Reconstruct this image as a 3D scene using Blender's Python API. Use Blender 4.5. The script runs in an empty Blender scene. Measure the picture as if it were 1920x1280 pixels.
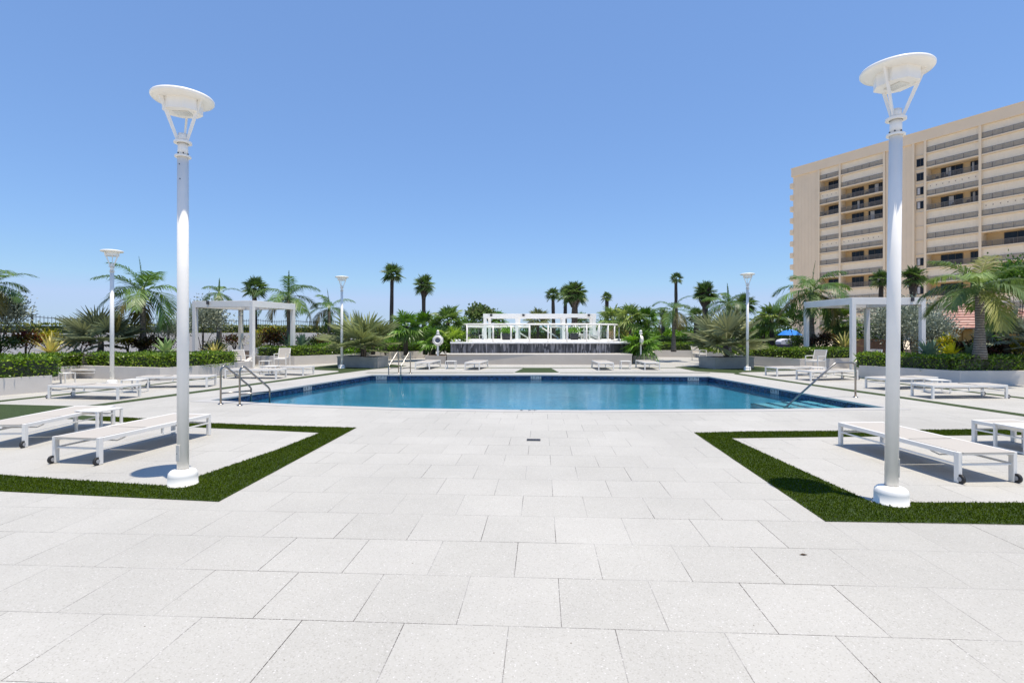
import bpy, bmesh, math, random
import numpy as np
from mathutils import Vector, Matrix
from mathutils.geometry import tessellate_polygon

# ------------------------------------------------------------------ camera, sky, sun, exposure
F, H, HZ = 989.0, 1.65, 623.0            # focal length in photo pixels, eye height, horizon row
YAW = math.atan(56.0 / F)
CY, SY = math.cos(YAW), math.sin(YAW)
scene = bpy.context.scene
col = scene.collection
cam_d = bpy.data.cameras.new('camera')
cam_d.sensor_width = 36.0
cam_d.lens = 36.0 * F / 1920.0
cam_d.shift_y = -(640.0 - HZ) / 1920.0
cam_d.clip_start, cam_d.clip_end = 0.05, 20000.0
cam = bpy.data.objects.new('camera', cam_d)
cam.location = (0, 0, H)
cam.rotation_euler = (math.radians(90), 0, YAW)
col.objects.link(cam)
scene.camera = cam

SUN_EL = math.radians(78.5)
_sx, _sy = 0.60, -0.50
_n = math.hypot(_sx, _sy); _sx /= _n; _sy /= _n
sun_dir = Vector((_sx * math.cos(SUN_EL), _sy * math.cos(SUN_EL), math.sin(SUN_EL)))
sun_d = bpy.data.lights.new('sun', 'SUN')
sun_d.energy = 4.3
sun_d.angle = math.radians(0.53)
sun_d.color = (1.0, 0.915, 0.775)
sun = bpy.data.objects.new('sun', sun_d)
sun.rotation_euler = (-sun_dir).to_track_quat('-Z', 'Y').to_euler()
sun.location = (0, 0, 60)
col.objects.link(sun)

world = bpy.data.worlds.new('World')
scene.world = world
world.use_nodes = True
wn = world.node_tree.nodes; wl = world.node_tree.links
sky = wn.new('ShaderNodeTexSky')
sky.sky_type = 'NISHITA'
sky.sun_disc = False
sky.sun_elevation = SUN_EL
sky.sun_rotation = math.atan2(_sx, _sy)
sky.air_density = 1.8
sky.dust_density = 0.0
sky.ozone_density = 10.0
sky.altitude = 3000.0
bg = wn['Background']
bg.inputs['Strength'].default_value = 0.14
even = wn.new('ShaderNodeMix'); even.data_type = 'RGBA'      # clear tropical sky: evens zenith and horizon out
even.inputs['Factor'].default_value = 0.46
even.inputs['B'].default_value = (1.15, 1.95, 3.95, 1)
wl.new(sky.outputs['Color'], even.inputs['A'])
cap = wn.new('ShaderNodeMix'); cap.data_type = 'RGBA'; cap.blend_type = 'DARKEN'   # no white glare at the sea horizon
cap.inputs['Factor'].default_value = 1.0
cap.inputs['B'].default_value = (2.75, 3.65, 5.2, 1)
wl.new(even.outputs['Result'], cap.inputs['A'])
wl.new(cap.outputs['Result'], bg.inputs['Color'])

scene.view_settings.view_transform = 'Standard'
scene.view_settings.look = 'None'
scene.view_settings.gamma = 1.0
scene.view_settings.exposure = 0.36
scene.cycles.max_bounces = 8
scene.cycles.transparent_max_bounces = 24

R = math.radians
rnd = random.Random(7)

def cw(X, Z, z=0.0):
    return Vector((X * CY - Z * SY, Z * CY + X * SY, z))
def G(px, py, z=0.0):
    """Point at height z seen at photo pixel (px, py)."""
    Z = (H - z) * F / (py - HZ)
    return cw((px - 960.0) * Z / F, Z, z)
def P(px, Z, z=0.0):
    """Point at height z and camera depth Z in photo column px."""
    return cw((px - 960.0) * Z / F, Z, z)
def zat(py, Z):
    return H + (HZ - py) * Z / F

# ------------------------------------------------------------------ mesh helpers
class MB:
    def __init__(s):
        s.v = []; s.f = []; s.m = []; s.sm = []
    def _add(s, vs, fs, m=0, smooth=False):
        o = len(s.v)
        s.v += [tuple(p) for p in vs]
        for f in fs:
            s.f.append(tuple(i + o for i in f)); s.m.append(m); s.sm.append(smooth)
        return s
    def box(s, c, d, rz=0.0, m=0):
        hx, hy, hz = d[0] / 2, d[1] / 2, d[2] / 2
        ca, sa = math.cos(rz), math.sin(rz)
        vs = []
        for z in (-hz, hz):
            for x, y in ((-hx, -hy), (hx, -hy), (hx, hy), (-hx, hy)):
                vs.append((c[0] + x * ca - y * sa, c[1] + x * sa + y * ca, c[2] + z))
        return s._add(vs, [(3, 2, 1, 0), (4, 5, 6, 7), (0, 1, 5, 4), (1, 2, 6, 5), (2, 3, 7, 6), (3, 0, 4, 7)], m)
    def bb(s, x0, x1, y0, y1, z0, z1, m=0):
        return s.box(((x0 + x1) / 2, (y0 + y1) / 2, (z0 + z1) / 2), (abs(x1 - x0), abs(y1 - y0), abs(z1 - z0)), 0, m)
    def bar(s, a, b, w, h, m=0):
        a = Vector(a); b = Vector(b); t = (b - a).normalized()
        up = Vector((0, 0, 1)) if abs(t.z) < 0.95 else Vector((0, 1, 0))
        sd = t.cross(up).normalized(); u = sd.cross(t)
        vs = []
        for p in (a, b):
            for x, y in ((-1, -1), (1, -1), (1, 1), (-1, 1)):
                vs.append(p + sd * x * w / 2 + u * y * h / 2)
        return s._add(vs, [(3, 2, 1, 0), (4, 5, 6, 7), (0, 1, 5, 4), (1, 2, 6, 5), (2, 3, 7, 6), (3, 0, 4, 7)], m)
    def tube(s, pts, r, n=8, m=0, caps=True):
        pts = [Vector(p) for p in pts]
        rs = r if isinstance(r, (list, tuple)) else [r] * len(pts)
        vs = []; prev = None
        for i, p in enumerate(pts):
            t = (pts[min(i + 1, len(pts) - 1)] - pts[max(i - 1, 0)]).normalized()
            if prev is None:
                a = Vector((1, 0, 0)) if abs(t.x) < 0.8 else Vector((0, 1, 0))
            else:
                a = prev
            sd = (a - t * a.dot(t)).normalized(); prev = sd; u = t.cross(sd)
            for k in range(n):
                g = 2 * math.pi * k / n
                vs.append(p + (sd * math.cos(g) + u * math.sin(g)) * rs[i])
        fs = []
        for i in range(len(pts) - 1):
            for k in range(n):
                fs.append((i * n + k, i * n + (k + 1) % n, (i + 1) * n + (k + 1) % n, (i + 1) * n + k))
        s._add(vs, fs, m, True)
        if caps:
            o = len(s.v) - len(vs)
            s.f.append(tuple(o + k for k in reversed(range(n)))); s.m.append(m); s.sm.append(False)
            o2 = o + (len(pts) - 1) * n
            s.f.append(tuple(o2 + k for k in range(n))); s.m.append(m); s.sm.append(False)
        return s
    def lathe(s, prof, n=32, c=(0, 0, 0), m=0, smooth=True):
        vs = []
        for r, z in prof:
            for k in range(n):
                g = 2 * math.pi * k / n
                vs.append((c[0] + r * math.cos(g), c[1] + r * math.sin(g), c[2] + z))
        fs = []
        for i in range(len(prof) - 1):
            for k in range(n):
                fs.append((i * n + k, i * n + (k + 1) % n, (i + 1) * n + (k + 1) % n, (i + 1) * n + k))
        return s._add(vs, fs, m, smooth)
    def prism(s, poly, z0, z1, m=0, mtop=None):
        n = len(poly)
        area = sum(poly[i][0] * poly[(i + 1) % n][1] - poly[(i + 1) % n][0] * poly[i][1] for i in range(n))
        if area < 0: poly = list(reversed(poly))
        vs = [(p[0], p[1], z0) for p in poly] + [(p[0], p[1], z1) for p in poly]
        s._add(vs, [(i, (i + 1) % n, n + (i + 1) % n, n + i) for i in range(n)], m)
        tri = tessellate_polygon([[Vector((p[0], p[1], 0)) for p in poly]])
        fs = []
        for t in tri:
            a, b, c = t
            cr = (poly[b][0] - poly[a][0]) * (poly[c][1] - poly[a][1]) - (poly[b][1] - poly[a][1]) * (poly[c][0] - poly[a][0])
            fs.append((a, b, c) if cr > 0 else (a, c, b))
        s._add([(p[0], p[1], z1) for p in poly], fs, m if mtop is None else mtop)
        s._add([(p[0], p[1], z0) for p in poly], [tuple(reversed(f)) for f in fs], m)
        return s
    def build(s, name, mats, parent=None, bevel=0.0, loc=None):
        me = bpy.data.meshes.new(name)
        me.from_pydata(s.v, [], s.f)
        if not isinstance(mats, (list, tuple)): mats = [mats]
        for mt in mats: me.materials.append(mt)
        me.polygons.foreach_set('material_index', s.m)
        me.polygons.foreach_set('use_smooth', s.sm)
        me.update()
        return link(name, me, parent, bevel, loc)

def link(name, me, parent=None, bevel=0.0, loc=None):
    o = bpy.data.objects.new(name, me)
    col.objects.link(o)
    if parent is not None: o.parent = parent
    if loc is not None: o.location = loc
    if bevel > 0:
        b = o.modifiers.new('bevel', 'BEVEL'); b.width = bevel; b.segments = 2; b.limit_method = 'ANGLE'
        b.angle_limit = R(40)
        if hasattr(b, 'harden_normals'): b.harden_normals = True
    return o

def np_mesh(name, V, Fq, C, mats, parent=None, loc=None, mi=None, smooth=False):
    """Quad mesh from arrays with a per-vertex colour attribute."""
    V = np.asarray(V, dtype=np.float32); Fq = np.asarray(Fq, dtype=np.int32)
    me = bpy.data.meshes.new(name)
    me.vertices.add(len(V)); me.vertices.foreach_set('co', V.ravel())
    me.loops.add(Fq.size); me.loops.foreach_set('vertex_index', Fq.ravel())
    me.polygons.add(len(Fq)); me.polygons.foreach_set('loop_start', np.arange(0, Fq.size, 4, dtype=np.int32))
    if not isinstance(mats, (list, tuple)): mats = [mats]
    for mt in mats: me.materials.append(mt)
    if mi is not None: me.polygons.foreach_set('material_index', np.asarray(mi, dtype=np.int32))
    if smooth: me.polygons.foreach_set('use_smooth', np.ones(len(Fq), dtype=bool))
    me.update(calc_edges=True)
    a = me.color_attributes.new('Col', 'FLOAT_COLOR', 'POINT')
    C = np.asarray(C, dtype=np.float32) * (1.0 if name == 'turf_grass' else np.array([1.5, 1.36, 1.15], dtype=np.float32))
    a.data.foreach_set('color', np.concatenate([C, np.ones((len(C), 1), dtype=np.float32)], axis=1).ravel())
    return link(name, me, parent, 0, loc)

def tag(o, label=None, cat=None, group=None, kind=None):
    if label: o['label'] = label
    if cat: o['category'] = cat
    if group: o['group'] = group
    if kind: o['kind'] = kind
    return o

def thing(name, label, cat, loc=(0, 0, 0), rz=0.0, group=None):
    o = bpy.data.objects.new(name, None)
    o.empty_display_size = 0.2
    col.objects.link(o)
    o.location = loc; o.rotation_euler = (0, 0, rz)
    return tag(o, label, cat, group)

def dup(root, loc, rz, label, group=None):
    r = root.copy(); col.objects.link(r)
    r.location = loc; r.rotation_euler = (0, 0, rz)
    r['label'] = label
    if group: r['group'] = group
    for ch in list(root.children):
        c = ch.copy(); col.objects.link(c); c.parent = r
        for g in list(ch.children):
            d = g.copy(); col.objects.link(d); d.parent = c
    return r

# ------------------------------------------------------------------ materials
def mat(name, base, rough=0.5, metal=0.0, var=0.0, scale=6.0, bump=0.0, bscale=40.0, spec=0.5, var2=None):
    m = bpy.data.materials.new(name); m.use_nodes = True
    nt = m.node_tree; b = nt.nodes['Principled BSDF']
    b.inputs['Base Color'].default_value = (*base, 1)
    b.inputs['Roughness'].default_value = rough
    b.inputs['Metallic'].default_value = metal
    b.inputs['Specular IOR Level'].default_value = spec
    tc = nt.nodes.new('ShaderNodeTexCoord')
    if var > 0:
        nz = nt.nodes.new('ShaderNodeTexNoise'); nz.inputs['Scale'].default_value = scale
        nz.inputs['Detail'].default_value = 6; nz.inputs['Roughness'].default_value = 0.6
        nt.links.new(tc.outputs['Object'], nz.inputs['Vector'])
        mx = nt.nodes.new('ShaderNodeMix'); mx.data_type = 'RGBA'
        lo = var2 if var2 else tuple(c * (1 - var) for c in base)
        mx.inputs['A'].default_value = (*lo, 1)
        mx.inputs['B'].default_value = (*[min(1, c * (1 + var * 0.6)) for c in base], 1)
        mr = nt.nodes.new('ShaderNodeMapRange'); mr.inputs['From Min'].default_value = 0.3; mr.inputs['From Max'].default_value = 0.7
        nt.links.new(nz.outputs['Fac'], mr.inputs['Value'])
        nt.links.new(mr.outputs['Result'], mx.inputs['Factor'])
        nt.links.new(mx.outputs['Result'], b.inputs['Base Color'])
    if bump > 0:
        n2 = nt.nodes.new('ShaderNodeTexNoise'); n2.inputs['Scale'].default_value = bscale; n2.inputs['Detail'].default_value = 4
        nt.links.new(tc.outputs['Object'], n2.inputs['Vector'])
        bp = nt.nodes.new('ShaderNodeBump'); bp.inputs['Strength'].default_value = bump; bp.inputs['Distance'].default_value = 0.01
        nt.links.new(n2.outputs['Fac'], bp.inputs['Height'])
        nt.links.new(bp.outputs['Normal'], b.inputs['Normal'])
    return m

def leaf_mat(name, rough=0.45, trans=0.25, spec=0.4):
    m = bpy.data.materials.new(name); m.use_nodes = True
    nt = m.node_tree; b = nt.nodes['Principled BSDF']; out = nt.nodes['Material Output']
    at = nt.nodes.new('ShaderNodeAttribute'); at.attribute_name = 'Col'
    b.inputs['Roughness'].default_value = rough
    b.inputs['Specular IOR Level'].default_value = spec
    nt.links.new(at.outputs['Color'], b.inputs['Base Color'])
    tr = nt.nodes.new('ShaderNodeBsdfTranslucent')
    hs = nt.nodes.new('ShaderNodeHueSaturation'); hs.inputs['Saturation'].default_value = 1.15; hs.inputs['Value'].default_value = 1.5
    nt.links.new(at.outputs['Color'], hs.inputs['Color'])
    nt.links.new(hs.outputs['Color'], tr.inputs['Color'])
    mx = nt.nodes.new('ShaderNodeMixShader'); mx.inputs['Fac'].default_value = trans
    nt.links.new(b.outputs['BSDF'], mx.inputs[1]); nt.links.new(tr.outputs['BSDF'], mx.inputs[2])
    nt.links.new(mx.outputs['Shader'], out.inputs['Surface'])
    return m

def trunk_mat(name, c0, c1, ring):
    m = bpy.data.materials.new(name); m.use_nodes = True
    nt = m.node_tree; b = nt.nodes['Principled BSDF']; b.inputs['Roughness'].default_value = 0.85
    tc = nt.nodes.new('ShaderNodeTexCoord')
    wv = nt.nodes.new('ShaderNodeTexWave'); wv.bands_direction = 'Z'; wv.inputs['Scale'].default_value = ring
    wv.inputs['Distortion'].default_value = 2.5; wv.inputs['Detail'].default_value = 3
    nz = nt.nodes.new('ShaderNodeTexNoise'); nz.inputs['Scale'].default_value = 9; nz.inputs['Detail'].default_value = 5
    nt.links.new(tc.outputs['Object'], wv.inputs['Vector']); nt.links.new(tc.outputs['Object'], nz.inputs['Vector'])
    ml = nt.nodes.new('ShaderNodeMath'); ml.operation = 'MULTIPLY'
    nt.links.new(wv.outputs['Fac'], ml.inputs[0]); nt.links.new(nz.outputs['Fac'], ml.inputs[1])
    rp = nt.nodes.new('ShaderNodeValToRGB')
    rp.color_ramp.elements[0].position = 0.1; rp.color_ramp.elements[0].color = (*c0, 1)
    rp.color_ramp.elements[1].position = 0.6; rp.color_ramp.elements[1].color = (*c1, 1)
    nt.links.new(ml.outputs[0], rp.inputs['Fac']); nt.links.new(rp.outputs['Color'], b.inputs['Base Color'])
    bp = nt.nodes.new('ShaderNodeBump'); bp.inputs['Strength'].default_value = 0.6; bp.inputs['Distance'].default_value = 0.03
    nt.links.new(ml.outputs[0], bp.inputs['Height']); nt.links.new(bp.outputs['Normal'], b.inputs['Normal'])
    return m

def glass_mat(name, tint, gloss=0.08):
    m = bpy.data.materials.new(name); m.use_nodes = True
    nt = m.node_tree; out = nt.nodes['Material Output']; nt.nodes.remove(nt.nodes['Principled BSDF'])
    t = nt.nodes.new('ShaderNodeBsdfTransparent'); t.inputs['Color'].default_value = (*tint, 1)
    g = nt.nodes.new('ShaderNodeBsdfGlossy'); g.inputs['Roughness'].default_value = 0.02
    fr = nt.nodes.new('ShaderNodeFresnel'); fr.inputs['IOR'].default_value = 1.22
    mx = nt.nodes.new('ShaderNodeMixShader')
    nt.links.new(fr.outputs['Fac'], mx.inputs['Fac'])
    nt.links.new(t.outputs['BSDF'], mx.inputs[1]); nt.links.new(g.outputs['BSDF'], mx.inputs[2])
    nt.links.new(mx.outputs['Shader'], out.inputs['Surface'])
    return m

M = {}
M['white'] = mat('white_powder_coat', (0.80, 0.77, 0.715), 0.38, var=0.03, scale=3)
M['white_lamp'] = mat('white_lamp_enamel', (0.88, 0.85, 0.79), 0.33, var=0.04, scale=5)
M['pergola'] = mat('white_pergola_paint', (0.88, 0.845, 0.78), 0.5, var=0.05, scale=2)
M['sling'] = mat('light_grey_sling_fabric', (0.45, 0.415, 0.37), 0.8, var=0.06, scale=60, bump=0.15, bscale=300)
M['black'] = mat('black_rubber', (0.02, 0.02, 0.022), 0.6)
M['darkgrey'] = mat('dark_grey_metal', (0.05, 0.05, 0.055), 0.5)
M['steel'] = mat('brushed_stainless_steel', (0.30, 0.28, 0.26), 0.30, metal=1.0, var=0.12, scale=12)
M['iron'] = mat('dark_blue_black_iron', (0.018, 0.018, 0.028), 0.5)
M['wallpaint'] = mat('planter_wall_paint', (0.60, 0.555, 0.50), 0.75, var=0.08, scale=1.5, bump=0.2, bscale=60)
M['whitewall'] = mat('white_garden_wall_paint', (0.80, 0.76, 0.71), 0.8, var=0.05, scale=1.2)
M['beige'] = mat('greige_render', (0.50, 0.45, 0.39), 0.8, var=0.07, scale=1.2)
M['boxgrey'] = mat('grey_planter_render', (0.36, 0.34, 0.30), 0.8, var=0.15, scale=2.2)
M['soil'] = mat('dark_mulch', (0.055, 0.035, 0.022), 0.95, var=0.5, scale=14, bump=0.8, bscale=30)
M['hood'] = mat('lens_grille', (0.30, 0.30, 0.30), 0.4)
M['rail_glass'] = glass_mat('green_tinted_rail_glass', (0.90, 0.94, 0.93))
M['pool_tile'] = None

def deck_mat():
    m = bpy.data.materials.new('white_terrazzo_pavers'); m.use_nodes = True
    nt = m.node_tree; N = nt.nodes; L = nt.links; b = N['Principled BSDF']
    uv = N.new('ShaderNodeUVMap'); uv.uv_map = 'pavers'
    tc = N.new('ShaderNodeTexCoord')
    br = N.new('ShaderNodeTexBrick')
    br.offset = 0.5; br.offset_frequency = 2; br.squash = 1.0
    br.inputs['Scale'].default_value = 1.0
    br.inputs['Brick Width'].default_value = 1.0
    br.inputs['Row Height'].default_value = 1.0
    br.inputs['Mortar Size'].default_value = 0.0050
    br.inputs['Mortar Smooth'].default_value = 0.15
    br.inputs['Bias'].default_value = 0.0
    br.inputs['Color1'].default_value = (0.440, 0.424, 0.384, 1)
    br.inputs['Color2'].default_value = (0.472, 0.455, 0.414, 1)
    br.inputs['Mortar'].default_value = (0.17, 0.15, 0.13, 1)
    L.new(uv.outputs['UV'], br.inputs['Vector'])
    # joints: pale sand in most runs, dirty dark in others
    jn = N.new('ShaderNodeTexNoise'); jn.inputs['Scale'].default_value = 0.9; jn.inputs['Detail'].default_value = 3
    L.new(tc.outputs['Object'], jn.inputs['Vector'])
    jr = N.new('ShaderNodeMapRange'); jr.inputs['From Min'].default_value = 0.43; jr.inputs['From Max'].default_value = 0.60
    L.new(jn.outputs['Fac'], jr.inputs['Value'])
    jc = N.new('ShaderNodeMix'); jc.data_type = 'RGBA'
    jc.inputs['A'].default_value = (0.345, 0.33, 0.305, 1); jc.inputs['B'].default_value = (0.07, 0.058, 0.048, 1)
    L.new(jr.outputs['Result'], jc.inputs['Factor'])
    L.new(jc.outputs['Result'], br.inputs['Mortar'])
    # terrazzo chips: dark and light flecks
    vo = N.new('ShaderNodeTexVoronoi'); vo.inputs['Scale'].default_value = 150
    L.new(tc.outputs['Object'], vo.inputs['Vector'])
    sep = N.new('ShaderNodeSeparateColor'); L.new(vo.outputs['Color'], sep.inputs['Color'])
    dk = N.new('ShaderNodeMath'); dk.operation = 'GREATER_THAN'; dk.inputs[1].default_value = 0.90
    L.new(sep.outputs['Red'], dk.inputs[0])
    lt = N.new('ShaderNodeMath'); lt.operation = 'GREATER_THAN'; lt.inputs[1].default_value = 0.84
    L.new(sep.outputs['Green'], lt.inputs[0])
    vs = N.new('ShaderNodeTexVoronoi'); vs.inputs['Scale'].default_value = 36
    L.new(tc.outputs['Object'], vs.inputs['Vector'])
    se2 = N.new('ShaderNodeSeparateColor'); L.new(vs.outputs['Color'], se2.inputs['Color'])
    d1 = N.new('ShaderNodeMath'); d1.operation = 'LESS_THAN'; d1.inputs[1].default_value = 0.16
    L.new(vs.outputs['Distance'], d1.inputs[0])
    d2 = N.new('ShaderNodeMath'); d2.operation = 'GREATER_THAN'; d2.inputs[1].default_value = 0.80
    L.new(se2.outputs['Blue'], d2.inputs[0])
    big = N.new('ShaderNodeMath'); big.operation = 'MULTIPLY'
    L.new(d1.outputs[0], big.inputs[0]); L.new(d2.outputs[0], big.inputs[1])
    c1 = N.new('ShaderNodeMix'); c1.data_type = 'RGBA'; c1.blend_type = 'MULTIPLY'
    c1.inputs['B'].default_value = (0.84, 0.83, 0.82, 1)
    L.new(dk.outputs[0], c1.inputs['Factor']); L.new(br.outputs['Color'], c1.inputs['A'])
    c2 = N.new('ShaderNodeMix'); c2.data_type = 'RGBA'
    c2.inputs['B'].default_value = (0.52, 0.50, 0.47, 1)
    l5 = N.new('ShaderNodeMath'); l5.operation = 'MULTIPLY'; l5.inputs[1].default_value = 0.55
    L.new(lt.outputs[0], l5.inputs[0])
    L.new(l5.outputs[0], c2.inputs['Factor']); L.new(c1.outputs['Result'], c2.inputs['A'])
    c3 = N.new('ShaderNodeMix'); c3.data_type = 'RGBA'
    c3.inputs['B'].default_value = (0.60, 0.58, 0.55, 1)
    L.new(big.outputs[0], c3.inputs['Factor']); L.new(c2.outputs['Result'], c3.inputs['A'])
    # broad staining
    st = N.new('ShaderNodeTexNoise'); st.inputs['Scale'].default_value = 0.35; st.inputs['Detail'].default_value = 7; st.inputs['Roughness'].default_value = 0.65
    L.new(tc.outputs['Object'], st.inputs['Vector'])
    sr = N.new('ShaderNodeMapRange'); sr.inputs['From Min'].default_value = 0.3; sr.inputs['From Max'].default_value = 0.7
    sr.inputs['To Min'].default_value = 0.86; sr.inputs['To Max'].default_value = 1.05
    L.new(st.outputs['Fac'], sr.inputs['Value'])
    c4 = N.new('ShaderNodeMix'); c4.data_type = 'RGBA'; c4.blend_type = 'MULTIPLY'; c4.inputs['Factor'].default_value = 1.0
    cb = N.new('ShaderNodeCombineColor')
    for k in ('Red', 'Green', 'Blue'): L.new(sr.outputs['Result'], cb.inputs[k])
    L.new(c3.outputs['Result'], c4.inputs['A']); L.new(cb.outputs['Color'], c4.inputs['B'])
    # a few stray specks of dirt and fallen leaf bits
    vd = N.new('ShaderNodeTexVoronoi'); vd.inputs['Scale'].default_value = 5.5; vd.inputs['Randomness'].default_value = 1.0
    L.new(tc.outputs['Object'], vd.inputs['Vector'])
    sd = N.new('ShaderNodeSeparateColor'); L.new(vd.outputs['Color'], sd.inputs['Color'])
    e1 = N.new('ShaderNodeMath'); e1.operation = 'LESS_THAN'; e1.inputs[1].default_value = 0.028
    L.new(vd.outputs['Distance'], e1.inputs[0])
    e2 = N.new('ShaderNodeMath'); e2.operation = 'GREATER_THAN'; e2.inputs[1].default_value = 0.55
    L.new(sd.outputs['Red'], e2.inputs[0])
    e3 = N.new('ShaderNodeMath'); e3.operation = 'MULTIPLY'
    L.new(e1.outputs[0], e3.inputs[0]); L.new(e2.outputs[0], e3.inputs[1])
    c5 = N.new('ShaderNodeMix'); c5.data_type = 'RGBA'; c5.inputs['B'].default_value = (0.16, 0.13, 0.10, 1)
    L.new(e3.outputs[0], c5.inputs['Factor']); L.new(c4.outputs['Result'], c5.inputs['A'])
    L.new(c5.outputs['Result'], b.inputs['Base Color'])
    b.inputs['Roughness'].default_value = 0.62
    b.inputs['Specular IOR Level'].default_value = 0.3
    bp = N.new('ShaderNodeBump'); bp.inputs['Strength'].default_value = 0.25; bp.inputs['Distance'].default_value = 0.004
    inv = N.new('ShaderNodeMath'); inv.operation = 'SUBTRACT'; inv.inputs[0].default_value = 1.0
    L.new(br.outputs['Fac'], inv.inputs[1]); L.new(inv.outputs[0], bp.inputs['Height'])
    L.new(bp.outputs['Normal'], b.inputs['Normal'])
    return m
M['deck'] = deck_mat()

def tile_mat():
    m = bpy.data.materials.new('navy_glass_mosaic'); m.use_nodes = True
    nt = m.node_tree; N = nt.nodes; L = nt.links; b = N['Principled BSDF']
    tc = N.new('ShaderNodeTexCoord')
    vo = N.new('ShaderNodeTexVoronoi'); vo.inputs['Scale'].default_value = 22; vo.distance = 'CHEBYCHEV'; vo.inputs['Randomness'].default_value = 0.1
    L.new(tc.outputs['Object'], vo.inputs['Vector'])
    sp = N.new('ShaderNodeSeparateColor'); L.new(vo.outputs['Color'], sp.inputs['Color'])
    rp = N.new('ShaderNodeValToRGB')
    rp.color_ramp.elements[0].color = (0.006, 0.012, 0.03, 1); rp.color_ramp.elements[1].color = (0.03, 0.07, 0.17, 1)
    L.new(sp.outputs['Red'], rp.inputs['Fac']); L.new(rp.outputs['Color'], b.inputs['Base Color'])
    b.inputs['Roughness'].default_value = 0.2
    return m
M['pool_tile'] = tile_mat()

def plaster_mat():
    m = bpy.data.materials.new('pale_aqua_pool_plaster'); m.use_nodes = True
    nt = m.node_tree; N = nt.nodes; L = nt.links; b = N['Principled BSDF']
    tc = N.new('ShaderNodeTexCoord')
    nz = N.new('ShaderNodeTexNoise'); nz.inputs['Scale'].default_value = 1.1; nz.inputs['Detail'].default_value = 5
    L.new(tc.outputs['Object'], nz.inputs['Vector'])
    rp = N.new('ShaderNodeValToRGB')
    rp.color_ramp.elements[0].position = 0.3; rp.color_ramp.elements[0].color = (0.055, 0.235, 0.345, 1)
    rp.color_ramp.elements[1].position = 0.7; rp.color_ramp.elements[1].color = (0.10, 0.315, 0.425, 1)
    L.new(nz.outputs['Fac'], rp.inputs['Fac']); L.new(rp.outputs['Color'], b.inputs['Base Color'])
    b.inputs['Roughness'].default_value = 0.7
    return m
M['plaster'] = plaster_mat()
M['step'] = mat('pale_step_plaster', (0.42, 0.53, 0.57), 0.7, var=0.05)

def water_mat():
    m = bpy.data.materials.new('pool_water'); m.use_nodes = True
    nt = m.node_tree; N = nt.nodes; L = nt.links; out = N['Material Output']; N.remove(N['Principled BSDF'])
    tc = N.new('ShaderNodeTexCoord')
    n1 = N.new('ShaderNodeTexNoise'); n1.inputs['Scale'].default_value = 5.0; n1.inputs['Detail'].default_value = 4
    n2 = N.new('ShaderNodeTexNoise'); n2.inputs['Scale'].default_value = 22.0; n2.inputs['Detail'].default_value = 2
    L.new(tc.outputs['Object'], n1.inputs['Vector']); L.new(tc.outputs['Object'], n2.inputs['Vector'])
    ad = N.new('ShaderNodeMath'); ad.operation = 'MULTIPLY_ADD'; ad.inputs[1].default_value = 0.25
    L.new(n2.outputs['Fac'], ad.inputs[0]); L.new(n1.outputs['Fac'], ad.inputs[2])
    bp = N.new('ShaderNodeBump'); bp.inputs['Strength'].default_value = 0.15; bp.inputs['Distance'].default_value = 0.05
    L.new(ad.outputs[0], bp.inputs['Height'])
    t = N.new('ShaderNodeBsdfTransparent'); t.inputs['Color'].default_value = (0.50, 0.85, 0.95, 1)
    g = N.new('ShaderNodeBsdfGlossy'); g.inputs['Roughness'].default_value = 0.015
    L.new(bp.outputs['Normal'], g.inputs['Normal'])
    fr = N.new('ShaderNodeFresnel'); fr.inputs['IOR'].default_value = 1.33
    L.new(bp.outputs['Normal'], fr.inputs['Normal'])
    mx = N.new('ShaderNodeMixShader')
    L.new(fr.outputs['Fac'], mx.inputs['Fac'])
    L.new(t.outputs['BSDF'], mx.inputs[1]); L.new(g.outputs['BSDF'], mx.inputs[2])
    L.new(mx.outputs['Shader'], out.inputs['Surface'])
    return m
M['water'] = water_mat()

def mosaic_mat():
    m = bpy.data.materials.new('charcoal_strip_mosaic'); m.use_nodes = True
    nt = m.node_tree; N = nt.nodes; L = nt.links; b = N['Principled BSDF']
    tc = N.new('ShaderNodeTexCoord'); mp = N.new('ShaderNodeMapping')
    mp.inputs['Scale'].default_value = (14, 14, 2.6)
    L.new(tc.outputs['Object'], mp.inputs['Vector'])
    vo = N.new('ShaderNodeTexVoronoi'); vo.inputs['Scale'].default_value = 1.0
    L.new(mp.outputs['Vector'], vo.inputs['Vector'])
    sp = N.new('ShaderNodeSeparateColor'); L.new(vo.outputs['Color'], sp.inputs['Color'])
    rp = N.new('ShaderNodeValToRGB')
    rp.color_ramp.elements[0].color = (0.02, 0.02, 0.025, 1); rp.color_ramp.elements[1].color = (0.30, 0.29, 0.31, 1)
    e = rp.color_ramp.elements.new(0.6); e.color = (0.09, 0.09, 0.10, 1)
    L.new(sp.outputs['Green'], rp.inputs['Fac']); L.new(rp.outputs['Color'], b.inputs['Base Color'])
    b.inputs['Roughness'].default_value = 0.35
    return m
M['mosaic'] = mosaic_mat()
M['turf'] = mat('artificial_turf_backing', (0.030, 0.055, 0.005), 0.9, var=0.35, scale=9, bump=0.6, bscale=180)
M['blade'] = leaf_mat('turf_blades', 0.9, 0.2, 0.05)
M['leaf'] = leaf_mat('green_leaves', 0.42, 0.25, 0.45)
M['gloss_leaf'] = leaf_mat('glossy_hedge_leaves', 0.30, 0.22, 0.55)
M['matte_leaf'] = leaf_mat('waxy_grey_leaves', 0.6, 0.15, 0.3)
M['bark'] = trunk_mat('grey_ringed_trunk', (0.10, 0.085, 0.07), (0.30, 0.27, 0.23), 4.0)
M['bark_dark'] = trunk_mat('dark_fibrous_trunk', (0.025, 0.02, 0.016), (0.13, 0.10, 0.075), 6.0)
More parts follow.
